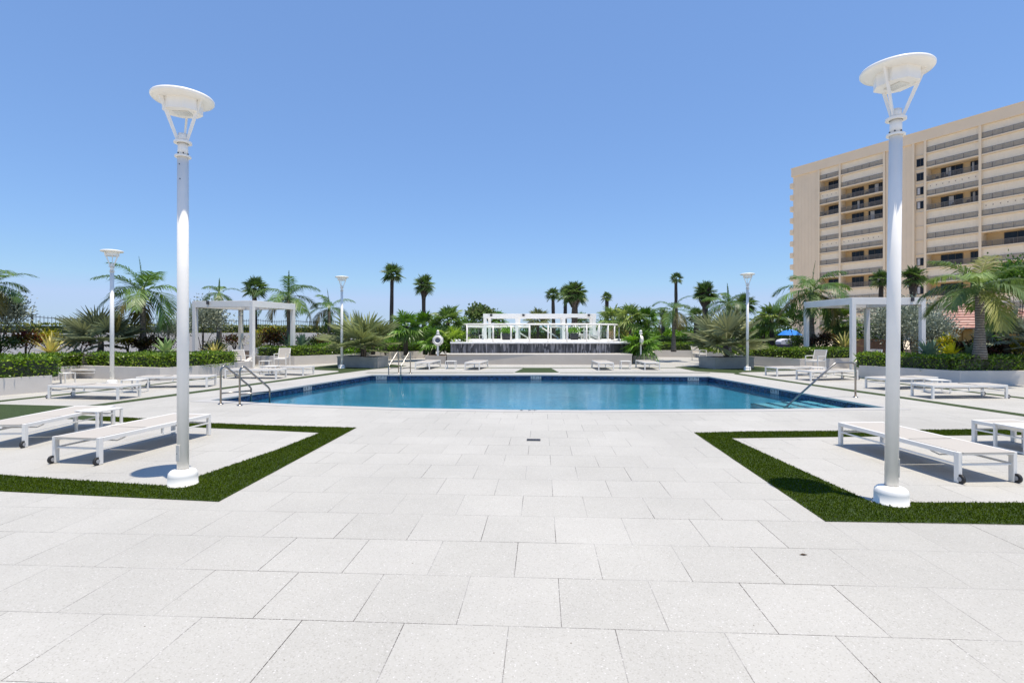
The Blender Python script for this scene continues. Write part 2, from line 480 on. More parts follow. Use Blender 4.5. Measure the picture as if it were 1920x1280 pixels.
M['sand'] = mat('beach_sand', (0.66, 0.55, 0.40), 0.95, var=0.1, scale=0.3)  # sand brightened so the ground bounces warm light onto the apartment facade
M['sea'] = mat('sea_water', (0.03, 0.12, 0.20), 0.15)

# ------------------------------------------------------------------ ground, deck, pool
ZW = -0.165
pool = [G(393, 750.3), G(560, 758.5), G(760, 765.2), G(960, 768.4), G(1100, 769.2), G(1400, 767.2), G(1662, 764.3), G(1328, 705.6), G(1012, 702.6), G(697, 702.8)]
pool = [Vector((p.x, p.y, 0)) for p in pool]
pc = sum(pool, Vector()) / len(pool)
def offset_poly(poly, d):
    n = len(poly); out = []
    ar = sum(poly[i].x * poly[(i + 1) % n].y - poly[(i + 1) % n].x * poly[i].y for i in range(n))
    sgn = 1 if ar > 0 else -1
    for i in range(n):
        a, b, c = poly[i - 1], poly[i], poly[(i + 1) % n]
        e1 = (b - a).normalized(); e2 = (c - b).normalized()
        n1 = Vector((e1.y, -e1.x, 0)) * sgn; n2 = Vector((e2.y, -e2.x, 0)) * sgn
        bis = (n1 + n2).normalized()
        out.append(b + bis * (d / max(0.3, bis.dot(n1))))
    return out

def sheet(name, outer, hole, z, m, uvfn=None, kind='structure'):
    loops = [[Vector((p[0], p[1], 0)) for p in outer]]
    if hole: loops.append([Vector((p[0], p[1], 0)) for p in hole])
    flat = [p for l in loops for p in l]
    tris = tessellate_polygon(loops)
    fs = []
    for t in tris:
        a, b, c = t
        if (flat[b] - flat[a]).cross(flat[c] - flat[a]).z < 0: t = (a, c, b)
        fs.append(t)
    me = bpy.data.meshes.new(name)
    me.from_pydata([(p.x, p.y, z) for p in flat], [], fs)
    me.materials.append(m)
    if uvfn:
        uv = me.uv_layers.new(name='pavers')
        for lp in me.loops:
            p = me.vertices[lp.vertex_index].co
            uv.data[lp.index].uv = uvfn(p.x, p.y)
    me.update()
    return tag(link(name, me), kind=kind)

# paver lattice: measured from joints of the photograph
O = G(1053, 1176)
ex = (G(1255, 1182) - O); ex = Vector((ex.x, ex.y, 0)).normalized() * 0.5935
ey = Vector((0.0, 1.0, 0)) * 0.5935
den = ex.x * ey.y - ex.y * ey.x
def paver_uv(x, y):
    dx, dy = x - O.x, y - O.y
    u = (dx * ey.y - dy * ey.x) / den
    v = (ex.x * dy - ex.y * dx) / den
    return (u + 100.0, v + 101.0)

pool_out = offset_poly(pool, 0.02)
sheet('ground', [(-3000, -200), (3000, -200), (3000, 4000), (-3000, 4000)], offset_poly(pool, 0.3), -0.06, M['sand'])
sheet('sea', [(-3000, 75), (-60, 75), (-40, 330), (3000, 330), (3000, 4000), (-3000, 4000)], None, -0.05, M['sea'])  # outline held off the building, leaving sand there to bounce warm light
sheet('pool_deck', [(-34, -8), (34, -8), (34, 46), (-34, 46)], pool_out, 0.0, M['deck'], paver_uv)

# coping: a raised-by-millimetres ring of pale stone with a rounded lip over the water
M['coping'] = mat('pale_coping_stone', (0.44, 0.425, 0.40), 0.6, var=0.06, scale=5, bump=0.15, bscale=120)
cop = MB()
inner = offset_poly(pool, -0.012); outer = offset_poly(pool, 0.30)
n = len(pool)
for i in range(n):
    j = (i + 1) % n
    a, b, c, d = inner[i], inner[j], outer[j], outer[i]
    cop._add([(a.x, a.y, .006), (b.x, b.y, .006), (c.x, c.y, .006), (d.x, d.y, .006),
              (a.x, a.y, -.035), (b.x, b.y, -.035), (c.x, c.y, -.003), (d.x, d.y, -.003)],
             [(3, 2, 1, 0), (4, 5, 1, 0), (6, 7, 3, 2)], 0)
me_c = cop.build('pool_coping', M['coping'])
bm = bmesh.new(); bm.from_mesh(me_c.data); bmesh.ops.recalc_face_normals(bm, faces=bm.faces); bm.to_mesh(me_c.data); bm.free()
tag(me_c, kind='structure')

basin = MB()
ins = pool
for i in range(n):
    a, b = ins[i], ins[(i + 1) % n]
    for z0, z1, m_ in ((-0.205, -0.02, 0), (-0.33, -0.205, 1)):
        basin._add([(a.x, a.y, z0), (b.x, b.y, z0), (b.x, b.y, z1), (a.x, a.y, z1)], [(0, 1, 2, 3)], m_)
tri = tessellate_polygon([[Vector(p) for p in ins]])
basin._add([(p.x, p.y, -0.33) for p in ins], [tuple(t) for t in tri], 1)
# broad entry steps in the near right corner, parallel to the right edge
e0, e1 = pool[6], pool[7]
ed = (e1 - e0).normalized(); en = Vector((-ed.y, ed.x, 0))
if en.dot(pc - e0) < 0: en = -en
for k in range(4):
    w = 0.42 * (4 - k)
    a = e0 + ed * 0.05; q = e0 + ed * 2.5
    top = -0.172 - 0.013 * k
    w = 0.42 * (k + 1)
    poly = [a, q, q + en * w, a + en * w]
    basin.prism([(p.x, p.y) for p in poly], -0.325, top - 0.0007 * k, 2)
    pe = [q + en * (w - 0.09), a + en * (w - 0.09), a + en * (w + 0.004), q + en * (w + 0.004)]
    basin.prism([(p.x, p.y) for p in pe], top - 0.011, top + 0.002, 0)
ob = basin.build('pool_basin', [M['pool_tile'], M['plaster'], M['step']])
tag(ob, kind='structure')
sheet('pool_water', offset_poly(pool, 0.004), None, ZW, M['water'])

# ------------------------------------------------------------------ artificial turf
turfs = {
 'L': [(668, 802), (410, 940.5), (0, 921), (-260, 909), (-260, 873), (0, 890.5), (317, 911.5), (520, 843), (600, 811.3), (500, 806.6), (392.7, 802.5), (241, 792), (100, 783.5), (100, 776), (241, 783), (392.7, 793.3), (500, 797.5)],
 'R': [(1302, 811.5), (1400, 809), (1573, 808), (1733, 806), (2050, 803), (2050, 815), (1827, 816), (1733, 817), (1573, 819), (1370, 821.5), (1636, 942), (1800, 942.4), (2100, 942.5), (2100, 984), (1920, 983.7), (1780, 981), (1548, 977.5)],
 'a': [(-300, 748), (0, 757.8), (153, 761.6), (330, 738), (505, 714.7), (634, 697), (680, 690.8), (760, 686.2), (735, 683.5), (640, 682.5), (587, 688.3), (585, 693.2), (634, 693.6), (650, 694.2), (700, 690.6), (640, 699), (505, 717.6), (330, 741.5), (151, 766), (107, 772.5), (0, 791), (-300, 840)],
}
def turf_sheet(pts, name='turf_strip', z=0.004):
    return sheet(name, [G(*p) for p in pts], None, z, M['turf'])
turf_L = [G(*p) for p in turfs['L']]; turf_R = [G(*p) for p in turfs['R']]
turf_sheet(turfs['L']); turf_sheet(turfs['R'])
turf_a = [(-300, 748), (0, 757.8), (153, 761.6), (330, 738), (505, 714.7), (634, 697), (690, 690), (640, 699.6), (505, 717.8), (330, 741.7), (151, 766), (107, 772.5), (0, 791), (-300, 840)]
turf_b = [(585, 693.2), (587, 688.3), (640, 682.5), (735, 683.2), (763, 686.0), (700, 692), (637, 700.2), (634, 695)]
turf_c = [(1380, 699.2), (1507, 718), (1607, 731.6), (1686, 742.7), (1902, 773.5), (2150, 808), (2150, 816), (1902, 778), (1686, 746.2), (1607, 735.3), (1507, 720.8), (1376, 701.2)]
turf_d = [(1265, 688), (1311, 686.5), (1415, 686.5), (1500, 693.5), (1450, 697), (1392, 697.6), (1383, 700.2), (1303, 695.7)]
for q in (turf_a, turf_c): turf_sheet(q)
for q in (turf_b, turf_d): turf_sheet(q, z=0.008)
turf_sheet([(-300, 783), (0, 750.5), (162, 733.8), (282, 720.8), (385, 708.5), (505, 696.6), (505, 697.6), (385, 709.9), (282, 722.4), (162, 736), (0, 753.3), (-300, 788)])
turf_sheet([(1500, 694.6), (1607, 707), (1686, 718.3), (1767, 727.2), (1920, 745), (2150, 772), (2150, 775.5), (1920, 747.6), (1767, 729.2), (1686, 719.9), (1607, 708.2), (1500, 695.4)])
turf_sheet([(982.5, 689.3), (1032, 689.3), (1049, 698.4), (963.5, 698.4)])
turf_sheet([(742, 688.9), (982, 688.9), (982, 689.9), (740, 689.8)], z=0.0035)
turf_sheet([(1032.5, 688.9), (1280, 688.9), (1282, 689.8), (1032.5, 689.9)], z=0.0035)
turf_sheet([(690, 698), (963, 698), (963, 698.9), (685, 698.9)], z=0.0035)
turf_sheet([(1049.5, 698), (1330, 698), (1332, 698.9), (1049.5, 698.9)], z=0.0035)

def point_in(poly, x, y):
    ins_ = np.zeros(len(x), dtype=bool); j = len(poly) - 1
    for i in range(len(poly)):
        xi, yi, xj, yj = poly[i].x, poly[i].y, poly[j].x, poly[j].y
        cond = ((yi > y) != (yj > y)) & (x < (xj - xi) * (y - yi) / ((yj - yi) if yj != yi else 1e-9) + xi)
        ins_ ^= cond; j = i
    return ins_
rg = np.random.default_rng(3)
bx, by = [], []
for poly in (turf_L, turf_R):
    x0 = max(min(p.x for p in poly), -8.5); x1 = min(max(p.x for p in poly), 8.5)
    y0 = min(p.y for p in poly); y1 = max(p.y for p in poly)
    nn = int((x1 - x0) * (y1 - y0) * 9000)
    x = rg.uniform(x0, x1, nn); y = rg.uniform(y0, y1, nn)
    k = point_in(poly, x, y); bx.append(x[k]); by.append(y[k])
bx = np.concatenate(bx); by = np.concatenate(by); nb = len(bx)
an = rg.uniform(0, 6.283, nb); hh = rg.uniform(0.008, 0.020, nb); ww = rg.uniform(0.0025, 0.0045, nb); ln = rg.uniform(0.0, 0.018, nb); la = rg.uniform(0, 6.283, nb)
base = np.stack([bx, by, np.full(nb, 0.004)], 1)
sd = np.stack([np.cos(an), np.sin(an), np.zeros(nb)], 1) * ww[:, None]
tip = base + np.stack([np.cos(la) * ln, np.sin(la) * ln, hh], 1)
V = np.stack([base - sd, base + sd, tip + sd * .3, tip - sd * .3], 1).reshape(-1, 3)
Fq = np.arange(nb * 4).reshape(-1, 4)
patch = 0.5 + 0.5 * np.sin(bx * 5.1 + 1.3 * np.sin(by * 3.7)) * np.sin(by * 4.3 + bx)
cc = np.array([[0.058, 0.094, 0.005]]) * (0.65 + 0.7 * rg.random((nb, 1))) + np.array([[0.02, 0.02, 0.0]]) * (patch[:, None] * rg.random((nb, 1)))
tag(np_mesh('turf_grass', V, Fq, np.repeat(cc, 4, 0), M['blade']), 'short dark green artificial grass blades of the near turf borders', 'grass', kind='stuff')

# ------------------------------------------------------------------ drain
dr = thing('floor_drain', 'small black rectangular drain grate set in the white pavers in front of the pool', 'drain', G(1000.5, 824.5))
b = MB(); b.bb(-.105, .105, -.075, .075, -.002, .004); b.build('drain_frame', M['black'], dr)
b = MB()
for k in range(9): b.bb(-.09 + k * .0225 - .004, -.09 + k * .0225 + .004, -.06, .06, .0042, .008)
b.build('grate', M['darkgrey'], dr)

# ------------------------------------------------------------------ lettering
def text_mesh(body, size):
    cu = bpy.data.curves.new('lettering', 'FONT'); cu.body = body; cu.size = size
    cu.align_x = 'CENTER'; cu.align_y = 'CENTER'; cu.extrude = 0.001
    o = bpy.data.objects.new('lettering', cu); col.objects.link(o)
    bpy.context.view_layer.update()
    me = bpy.data.meshes.new_from_object(o.evaluated_get(bpy.context.evaluated_depsgraph_get()))
    bpy.data.objects.remove(o); bpy.data.curves.remove(cu)
    return me
M['plate'] = mat('white_marker_tile', (0.36, 0.37, 0.38), 0.35)
M['ink'] = mat('black_marker_ink', (0.015, 0.015, 0.018), 0.5)
def marker(a, b, at, body, label):
    t = (b - a).normalized(); nrm = Vector((-t.y, t.x, 0))
    if nrm.dot(pc - at) < 0: nrm = -nrm
    # point of the edge nearest to the given spot
    p = a + t * (at - a).dot(t)
    ang = math.atan2(nrm.y, nrm.x) + math.pi / 2
    root = thing('depth_marker', label, 'depth marker', (p.x + nrm.x * .002, p.y + nrm.y * .002, -0.10), ang, 'depth markers set in the pool tile band')
    mb = MB()
    for k in range(3): mb.bb(-.205 + k * .14, -.075 + k * .14, -.008, -.0005, -.06, .06)
    mb.build('marker_tile', M['plate'], root)
    for ch_, xo in zip(body.replace(' ', ''), (-.14, 0, .14)):
        me = text_mesh(ch_, 0.15); me.materials.append(M['ink'])
        o = link('character', me, root); o.rotation_euler = (math.pi / 2, 0, 0); o.location = (xo, -.0095, 0)
marker(pool[9], pool[8], G(715, 702.8), '4 FT', 'white depth marker tile at the far left end of the far pool edge')
marker(pool[9], pool[8], G(1005, 702.6), '5 FT', 'white depth marker tile in the middle of the far pool edge')
marker(pool[8], pool[7], G(1299, 705.0), '4 FT', 'white depth marker tile at the far right end of the far pool edge')
marker(pool[0], pool[9], G(572, 721.5), '4 FT', 'white depth marker tile on the slanting left pool edge')
marker(pool[6], pool[7], G(1457, 727.5), '4 FT', 'white depth marker tile on the right pool edge beside the steps')
nl_ = thing('depth_lettering', 'black depth lettering on the near pool coping in front of the drain', 'lettering', G(991, 769.8) + Vector((0, 0, .0085)))
for ch_, xo in zip('5FT', (-.15, .02, .13)):
    me = text_mesh(ch_, 0.16); me.materials.append(M['ink'])
    o = link('character', me, nl_); o.location = (xo, 0, 0)
# one fallen leaf on the pavers
lf = np_mesh('dry_leaf', [(-.03, 0, .002), (0, -.014, .008), (.035, .004, .003), (.002, .016, .007)], [[0, 1, 2, 3]], [(.06, .04, .02)] * 4, M['leaf'], None, G(1506, 1040))
tag(lf, 'small dry brown leaf lying on the pavers at lower right', 'leaf')

# ------------------------------------------------------------------ planter walls and beds
def wall_run(name, pts, h, t, m, label, z0=-0.01, cat='planter wall', capm=None, group=None):
    """A low wall following the front line pts (world xy), thickened away from the camera."""
    pts = [Vector((p.x, p.y, 0)) for p in pts]
    nrm = []
    for i in range(len(pts) - 1):
        d = (pts[i + 1] - pts[i]).normalized(); q = Vector((-d.y, d.x, 0)); nrm.append(q)
    back = []
    for i in range(len(pts)):
        if i == 0: q = nrm[0]; k = 1
        elif i == len(pts) - 1: q = nrm[-1]; k = 1
        else:
            q = (nrm[i - 1] + nrm[i]).normalized(); k = 1 / max(.45, q.dot(nrm[i]))
        back.append(pts[i] + q * t * k)
    poly = pts + list(reversed(back))
    mb = MB(); mb.prism([(p.x, p.y) for p in poly], z0, h)
    o = mb.build(name, m, bevel=0.012)
    return tag(o, label, cat, group)

ZP = 0.45
L1 = [G(-150, 717.5, ZP), G(98, 703.5, ZP), G(68, 690.6, ZP)]
L2 = [G(60, 691.2, ZP), G(148, 685.2, ZP), G(232, 687.5, ZP), G(300, 689.3, ZP), G(372, 685.6, ZP), G(465, 677.2, ZP)]
L3 = [G(478, 666.8, ZP), G(552, 667.8, ZP), G(636, 664.6, ZP), G(700, 659.6, ZP), G(804, 658.2, ZP)]
wg = 'low rendered planter walls around the deck'
wall_run('planter_wall', L1, ZP, .18, M['wallpaint'], 'pale planter wall at the left edge ending beside the farthest left lamp', group=wg)
wall_run('planter_wall', L2, ZP, .18, M['wallpaint'], 'pale bent planter wall behind the left lamp under the long hedge', group=wg)
wall_run('planter_wall', [L2[-1] + Vector((0.03, 0, 0)), L3[0] - Vector((0.03, 0, 0))], ZP - .004, .18, M['wallpaint'], 'short planter wall return beside the left pergola front post', group=wg)
wall_run('planter_wall', L3, ZP, .18, M['wallpaint'], 'pale planter wall running behind the left pergola to the life ring', group=wg)
R1 = [G(1228, 656.6, ZP), G(1307, 657, ZP), G(1412, 668, ZP), G(1500, 672.6, ZP), G(1604, 671.6, ZP)]
R2 = [G(1611, 685, ZP), G(1662, 687.6, ZP), G(1800, 695.2, ZP), G(1925, 695, ZP), G(2120, 694, ZP)]
wall_run('planter_wall', R1, ZP, .18, M['wallpaint'], 'pale planter wall running behind the right far lamp and right pergola', group=wg)
wall_run('planter_wall', R2, ZP, .18, M['wallpaint'], 'pale planter wall behind the right loungers with dense hedge on top', group=wg)
wall_run('planter_wall', [G(1604, 671.6, ZP), G(1611, 685, ZP)], ZP - .004, .16, M['wallpaint'], 'short planter wall return beside the right pergola corner post', group=wg)

def xy(v): return (v.x, v.y)
def inner_line(pts, t=.09):
    pts = [Vector((p.x, p.y, 0)) for p in pts]; out = []
    for i, p in enumerate(pts):
        q = Vector((0, 0, 0))
        if i > 0: d = (p - pts[i - 1]).normalized(); q += Vector((-d.y, d.x, 0))
        if i < len(pts) - 1: d = (pts[i + 1] - p).normalized(); q += Vector((-d.y, d.x, 0))
        out.append(p + q.normalized() * t)
    return out
bedL = [xy(p) for p in inner_line(L1[:2])[:1]] + [xy(L1[1] + Vector((-.12, .08, 0))), xy(L1[2] + Vector((-.02, .10, 0)))] + [xy(p) for p in inner_line(L2)[1:]] + [xy(p) for p in inner_line(L3)] + [xy(P(815, 37)), xy(P(690, 42)), xy(P(-150, 27))]
def inset_bed(name, poly, z):
    c = MB(); c.prism(poly, -0.02, z); return tag(c.build(name, M['soil']), kind='structure')
inset_bed('planting_bed', bedL, ZP - .04)
bedR = [xy(p) for p in inner_line(R1 + R2)] + [xy(P(2120, 30)), xy(P(1650, 40)), xy(P(1228, 44))]
inset_bed('planting_bed', bedR, ZP - .04)
# second tier
ZT = 0.87
T1 = [G(172, 661.6, ZT), G(376, 661.0, ZT)]
T2 = [P(476, 28.7), P(592, 28.5)]
T3 = [P(1438, 27.4), P(1600, 26.2)]
T4 = [G(1712, 665.4, ZT), G(1930, 667, ZT), G(2120, 667, ZT)]
tg = 'white raised planter walls behind the hedges'
wall_run('raised_planter_wall', T1, ZT, .2, M['whitewall'], 'white raised planter edge behind the left hedge under the big palm', group=tg)
wall_run('raised_planter_wall', T2, .81, .2, M['whitewall'], 'white raised planter edge seen through the left pergola', group=tg)
wall_run('raised_planter_wall', T3, .76, .2, M['whitewall'], 'white raised planter edge seen through the right pergola', group=tg)
wall_run('raised_planter_wall', T4, ZT, .2, M['whitewall'], 'white raised planter edge above the right hedge', group=tg)
def tier(a, b, da, db, ZT=ZT):
    inset_bed('raised_bed', [xy(a + Vector((0, .1, 0))), xy(b + Vector((0, .1, 0))), xy(b + Vector((0, db, 0))), xy(a + Vector((0, da, 0)))], ZT - .03)
tier(T1[0], T1[1], 4, .45); tier(T2[0], T2[1], 5, 7, .81); tier(T3[0], T3[1], 4, 4, .76); tier(T4[0], T4[2], 3, 3)

# white garden wall at the back left
Wb = [P(-170, 25.5), P(60, 28.2), P(300, 32.0), P(480, 36.0), P(692, 41.5)]
wall_run('garden_wall', Wb, 1.62, .22, M['whitewall'], 'long white garden wall at the back left under the clipped hedge and iron fence', cat='wall')

# ------------------------------------------------------------------ foliage builders
PAL = {
 'hedge': [(0.075, 0.15, 0.015), (0.12, 0.22, 0.025), (0.045, 0.09, 0.012), (0.20, 0.29, 0.05), (0.10, 0.18, 0.02)],
 'bright': [(0.10, 0.23, 0.02), (0.15, 0.30, 0.03), (0.06, 0.15, 0.02)],
 'mid': [(0.06, 0.13, 0.03), (0.09, 0.18, 0.04), (0.04, 0.09, 0.02)],
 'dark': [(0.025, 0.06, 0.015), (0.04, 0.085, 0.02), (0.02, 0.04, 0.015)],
 'silver': [(0.25, 0.31, 0.29), (0.35, 0.41, 0.39), (0.16, 0.21, 0.19), (0.08, 0.11, 0.09)],
 'croton': [(0.10, 0.02, 0.015), (0.05, 0.01, 0.02), (0.05, 0.09, 0.02), (0.25, 0.12, 0.02), (0.02, 0.03, 0.015), (0.03, 0.015, 0.02)],
 'dcroton': [(0.04, 0.012, 0.018), (0.025, 0.012, 0.015), (0.015, 0.02, 0.01), (0.07, 0.05, 0.01), (0.02, 0.035, 0.012)],
 'yellow': [(0.42, 0.36, 0.03), (0.30, 0.30, 0.03), (0.10, 0.15, 0.02), (0.05, 0.08, 0.02)],
 'grape': [(0.07, 0.12, 0.045), (0.11, 0.17, 0.07), (0.045, 0.08, 0.03), (0.16, 0.20, 0.10)],
 'fence': [(0.10, 0.15, 0.03), (0.17, 0.21, 0.05), (0.05, 0.09, 0.02), (0.24, 0.25, 0.08)],
}
def pick(rg_, pal, n_):
    a = np.array(PAL[pal] if isinstance(pal, str) else pal)
    return a[rg_.integers(0, len(a), n_)] * (0.75 + 0.5 * rg_.random((n_, 1)))
def nrmz(a):
    return a / np.maximum(np.linalg.norm(a, axis=1, keepdims=True), 1e-6)
def leaf_quads(rg_, c, out, length, width, colr, fold=0.25):
    """Diamond leaves at points c, growing roughly along out."""
    n_ = len(c)
    d = nrmz(out + rg_.normal(0, .55, (n_, 3)))
    s = nrmz(np.cross(d, rg_.normal(0, 1, (n_, 3)) + np.array([[0, 0, .6]])))
    nn = np.cross(s, d)
    L_ = length * (0.6 + 0.7 * rg_.random((n_, 1))); W_ = width * (0.7 + 0.6 * rg_.random((n_, 1)))
    b_ = c; t_ = c + d * L_ - nn * L_ * .08
    m_ = c + d * L_ * .45
    V_ = np.stack([b_, m_ + s * W_ / 2 + nn * W_ * fold, t_, m_ - s * W_ / 2 + nn * W_ * fold], 1).reshape(-1, 3)
    return V_, np.repeat(colr, 4, 0)

class Fol:
    def __init__(s): s.V = []; s.F = []; s.C = []; s.n = 0
    def add(s, V_, C_, F_=None):
        if F_ is None: F_ = np.arange(len(V_)).reshape(-1, 4)
        s.V.append(V_); s.F.append(F_ + s.n); s.C.append(C_); s.n += len(V_)
    def build(s, name, m, parent=None, loc=None):
        return np_mesh(name, np.concatenate(s.V), np.concatenate(s.F), np.concatenate(s.C), m, parent, loc)

def hedge(pts, depth, z0, z1, pal, label, seed, leaf=.075, dens=420, name='hedge', group=None, back=False, wav=.03, m='gloss_leaf'):
    rg_ = np.random.default_rng(seed)
    fol = Fol()
    pts = [Vector((p.x, p.y, 0)) for p in pts]
    for i in range(len(pts) - 1):
        a, b_ = pts[i], pts[i + 1]; d = (b_ - a); Ls = d.length; d.normalize(); q = Vector((-d.y, d.x, 0))
        h = z1 - z0
        # dense twiggy core
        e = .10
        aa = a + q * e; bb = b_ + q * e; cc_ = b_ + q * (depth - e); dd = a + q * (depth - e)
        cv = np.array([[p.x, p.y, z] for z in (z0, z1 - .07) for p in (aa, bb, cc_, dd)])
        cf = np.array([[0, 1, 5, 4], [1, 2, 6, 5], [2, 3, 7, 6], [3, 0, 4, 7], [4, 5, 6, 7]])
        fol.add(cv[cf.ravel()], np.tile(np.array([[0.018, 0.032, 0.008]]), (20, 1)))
        for kind in ('front', 'top', 'end0', 'end1') + (('back',) if back else ()):
            area = {'front': Ls * h, 'back': Ls * h, 'top': Ls * depth, 'end0': depth * h, 'end1': depth * h}[kind]
            n_ = int(area * dens)
            if n_ < 1: continue
            u = rg_.uniform(0, Ls, n_); w = rg_.uniform(0, depth, n_); z = rg_.uniform(z0 - .03, z1, n_)
            if kind == 'front': w = rg_.normal(.03, .05, n_); o_ = -q
            elif kind == 'back': w = depth - rg_.normal(.03, .05, n_); o_ = q
            elif kind == 'top': z = z1 - .03 + rg_.normal(0, .03, n_) + wav * np.sin(u * 2.3 + w * 3) ; o_ = Vector((0, 0, 1))
            elif kind == 'end0': u = rg_.normal(.03, .05, n_); o_ = -d
            else: u = Ls - rg_.normal(.03, .05, n_); o_ = d
            c = np.stack([a.x + d.x * u + q.x * w, a.y + d.y * u + q.y * w, z], 1)
            out = np.tile(np.array([[o_.x, o_.y, o_.z + .35]]), (n_, 1))
            V_, C_ = leaf_quads(rg_, c, out, leaf, leaf * .55, pick(rg_, pal, n_))
            fol.add(V_, C_)
    return tag(fol.build(name, M[m]), label, 'hedge', group)

def bush(px, cy, Z, rx, ry, pal, label, seed, n_=1400, leaf=.10, z0=0.4, name='shrub', cat='shrub', nclump=26, m='leaf', group=None, ratio=.5, stems=True):
    """Leafy shrub whose middle shows at photo (px, cy); rx, ry are half sizes in photo pixels."""
    rg_ = np.random.default_rng(seed)
    s = Z / F; c = P(px, Z, zat(cy, Z)); a = rx * s; bz = ry * s
    root = thing(name, label, cat, (c.x, c.y, z0), 0, group)
    hz_ = c.z - z0
    th = nrmz(rg_.normal(0, 1, (nclump, 3))); th[:, 2] = np.abs(th[:, 2]) * .9 - .35 + .3 * rg_.random(nclump)
    rr = rg_.uniform(.45, .92, (nclump, 1))
    cc_ = th * rr * np.array([[a, a * .9, bz]]) + np.array([[0, 0, hz_]])
    k = rg_.integers(0, nclump, n_)
    sg = .30 * min(a, bz) + .03
    p = cc_[k] + rg_.normal(0, 1, (n_, 3)) * np.array([[sg, sg, sg * .8]])
    p[:, 2] = np.maximum(p[:, 2], .03)
    out = nrmz(p - np.array([[0, 0, hz_ - bz * .3]])) + np.array([[0, 0, .4]])
    tint = pick(rg_, pal, nclump)[k] * .5 + pick(rg_, pal, n_) * .5
    f = Fol(); V_, C_ = leaf_quads(rg_, p, out, leaf, leaf * ratio, tint); f.add(V_, C_)
    f.build('foliage', M[m], root)
    if stems:
        mb = MB()
        for i in range(min(6, nclump)):
            t = cc_[i]
            mb.tube([(0.03 * math.cos(i), 0.03 * math.sin(i), -.02), (t[0] * .4, t[1] * .4, max(.05, t[2] * .55)), (t[0], t[1], max(.08, t[2]))], [.022, .016, .008], 5)
        mb.build('stem', M['bark_dark'], root)
    return root

def frond(rg_, fol, org, az, el, L, droop, ll, nl, colA, w=.035, hang=.25, twist=0.0):
    """One feather frond: curved rachis with two rows of leaflets."""
    ns = 12; h = np.array([math.cos(az), math.sin(az), 0.0]); up = np.array([0, 0, 1.0])
    pts = [np.array(org)]; tang = []
    sidecurve = rg_.normal(0, .18)
    for i in range(ns):
        t = (i + .5) / ns
        a = el - droop * t ** 1.25
        az2 = az + sidecurve * t
        h = np.array([math.cos(az2), math.sin(az2), 0.0])
        tg_ = h * math.cos(a) + up * math.sin(a)
        tang.append(tg_); pts.append(pts[-1] + tg_ * L / ns)
    pts = np.array(pts); tang.append(tang[-1]); tang = np.array(tang)
    sdv = np.array([-math.sin(az), math.cos(az), 0.0])
    # rachis ribbon
    rw = np.linspace(.028, .006, ns + 1)[:, None] * max(.6, L / 2)
    A = pts - sdv * rw; B = pts + sdv * rw
    nv = np.cross(sdv, tang); Cc = pts - nv * rw * .8
    V_ = np.concatenate([A, B, Cc]); m1 = ns + 1
    Fr = []
    for i in range(ns):
        Fr += [[i, i + 1, m1 + i + 1, m1 + i], [m1 + i, m1 + i + 1, 2 * m1 + i + 1, 2 * m1 + i], [2 * m1 + i, 2 * m1 + i + 1, i + 1, i]]
    fol.add(V_, np.tile(np.array(colA) * 1.25 + np.array([.02, .02, 0]), (len(V_), 1)), np.array(Fr))
    # leaflets
    t = np.linspace(.14, .995, nl); t = np.clip(t + rg_.normal(0, .006, nl), .1, 1)
    fi = t * ns; i0 = np.minimum(fi.astype(int), ns - 1); fr = (fi - i0)[:, None]
    bp = pts[i0] * (1 - fr) + pts[i0 + 1] * fr; tg_ = tang[i0]
    nv = nrmz(np.cross(np.tile(sdv, (nl, 1)), tg_)); nv[nv[:, 2] < 0] *= -1
    prof = (np.sin(np.clip((t - .02) / 1.0, 0, 1) ** .75 * math.pi) * .75 + .25) * np.where(t > .9, .75, 1)
    for sgn in (-1, 1):
        ln_ = (ll * prof * (0.85 + .3 * rg_.random(nl)))[:, None]
        d = nrmz(sdv * sgn * .85 + tg_ * (.55 + .55 * t[:, None]) + nv * (.22 + rg_.normal(0, .1, (nl, 1))))
        dn = np.array([[0, 0, -1.0]])
        mid = bp + d * ln_ * .5 + dn * ln_ * hang * .22
        tipp = bp + d * ln_ * .93 + dn * ln_ * hang * (0.8 + .5 * rg_.random((nl, 1)))
        wv = nrmz(np.cross(d, nv)) * w * .5
        V_ = np.stack([bp - wv * .6, bp + wv * .6, mid + wv, mid - wv, tipp + wv * .15, tipp - wv * .15], 1).reshape(-1, 3)
        o_ = np.arange(nl)[:, None] * 6
        Fq_ = np.concatenate([o_ + np.array([[0, 1, 2, 3]]), o_ + np.array([[3, 2, 4, 5]])], 0)
        cl = np.array(colA)[None, :] * (0.8 + .4 * rg_.random((nl, 1)))
        fol.add(V_, np.repeat(cl, 6, 0), Fq_)

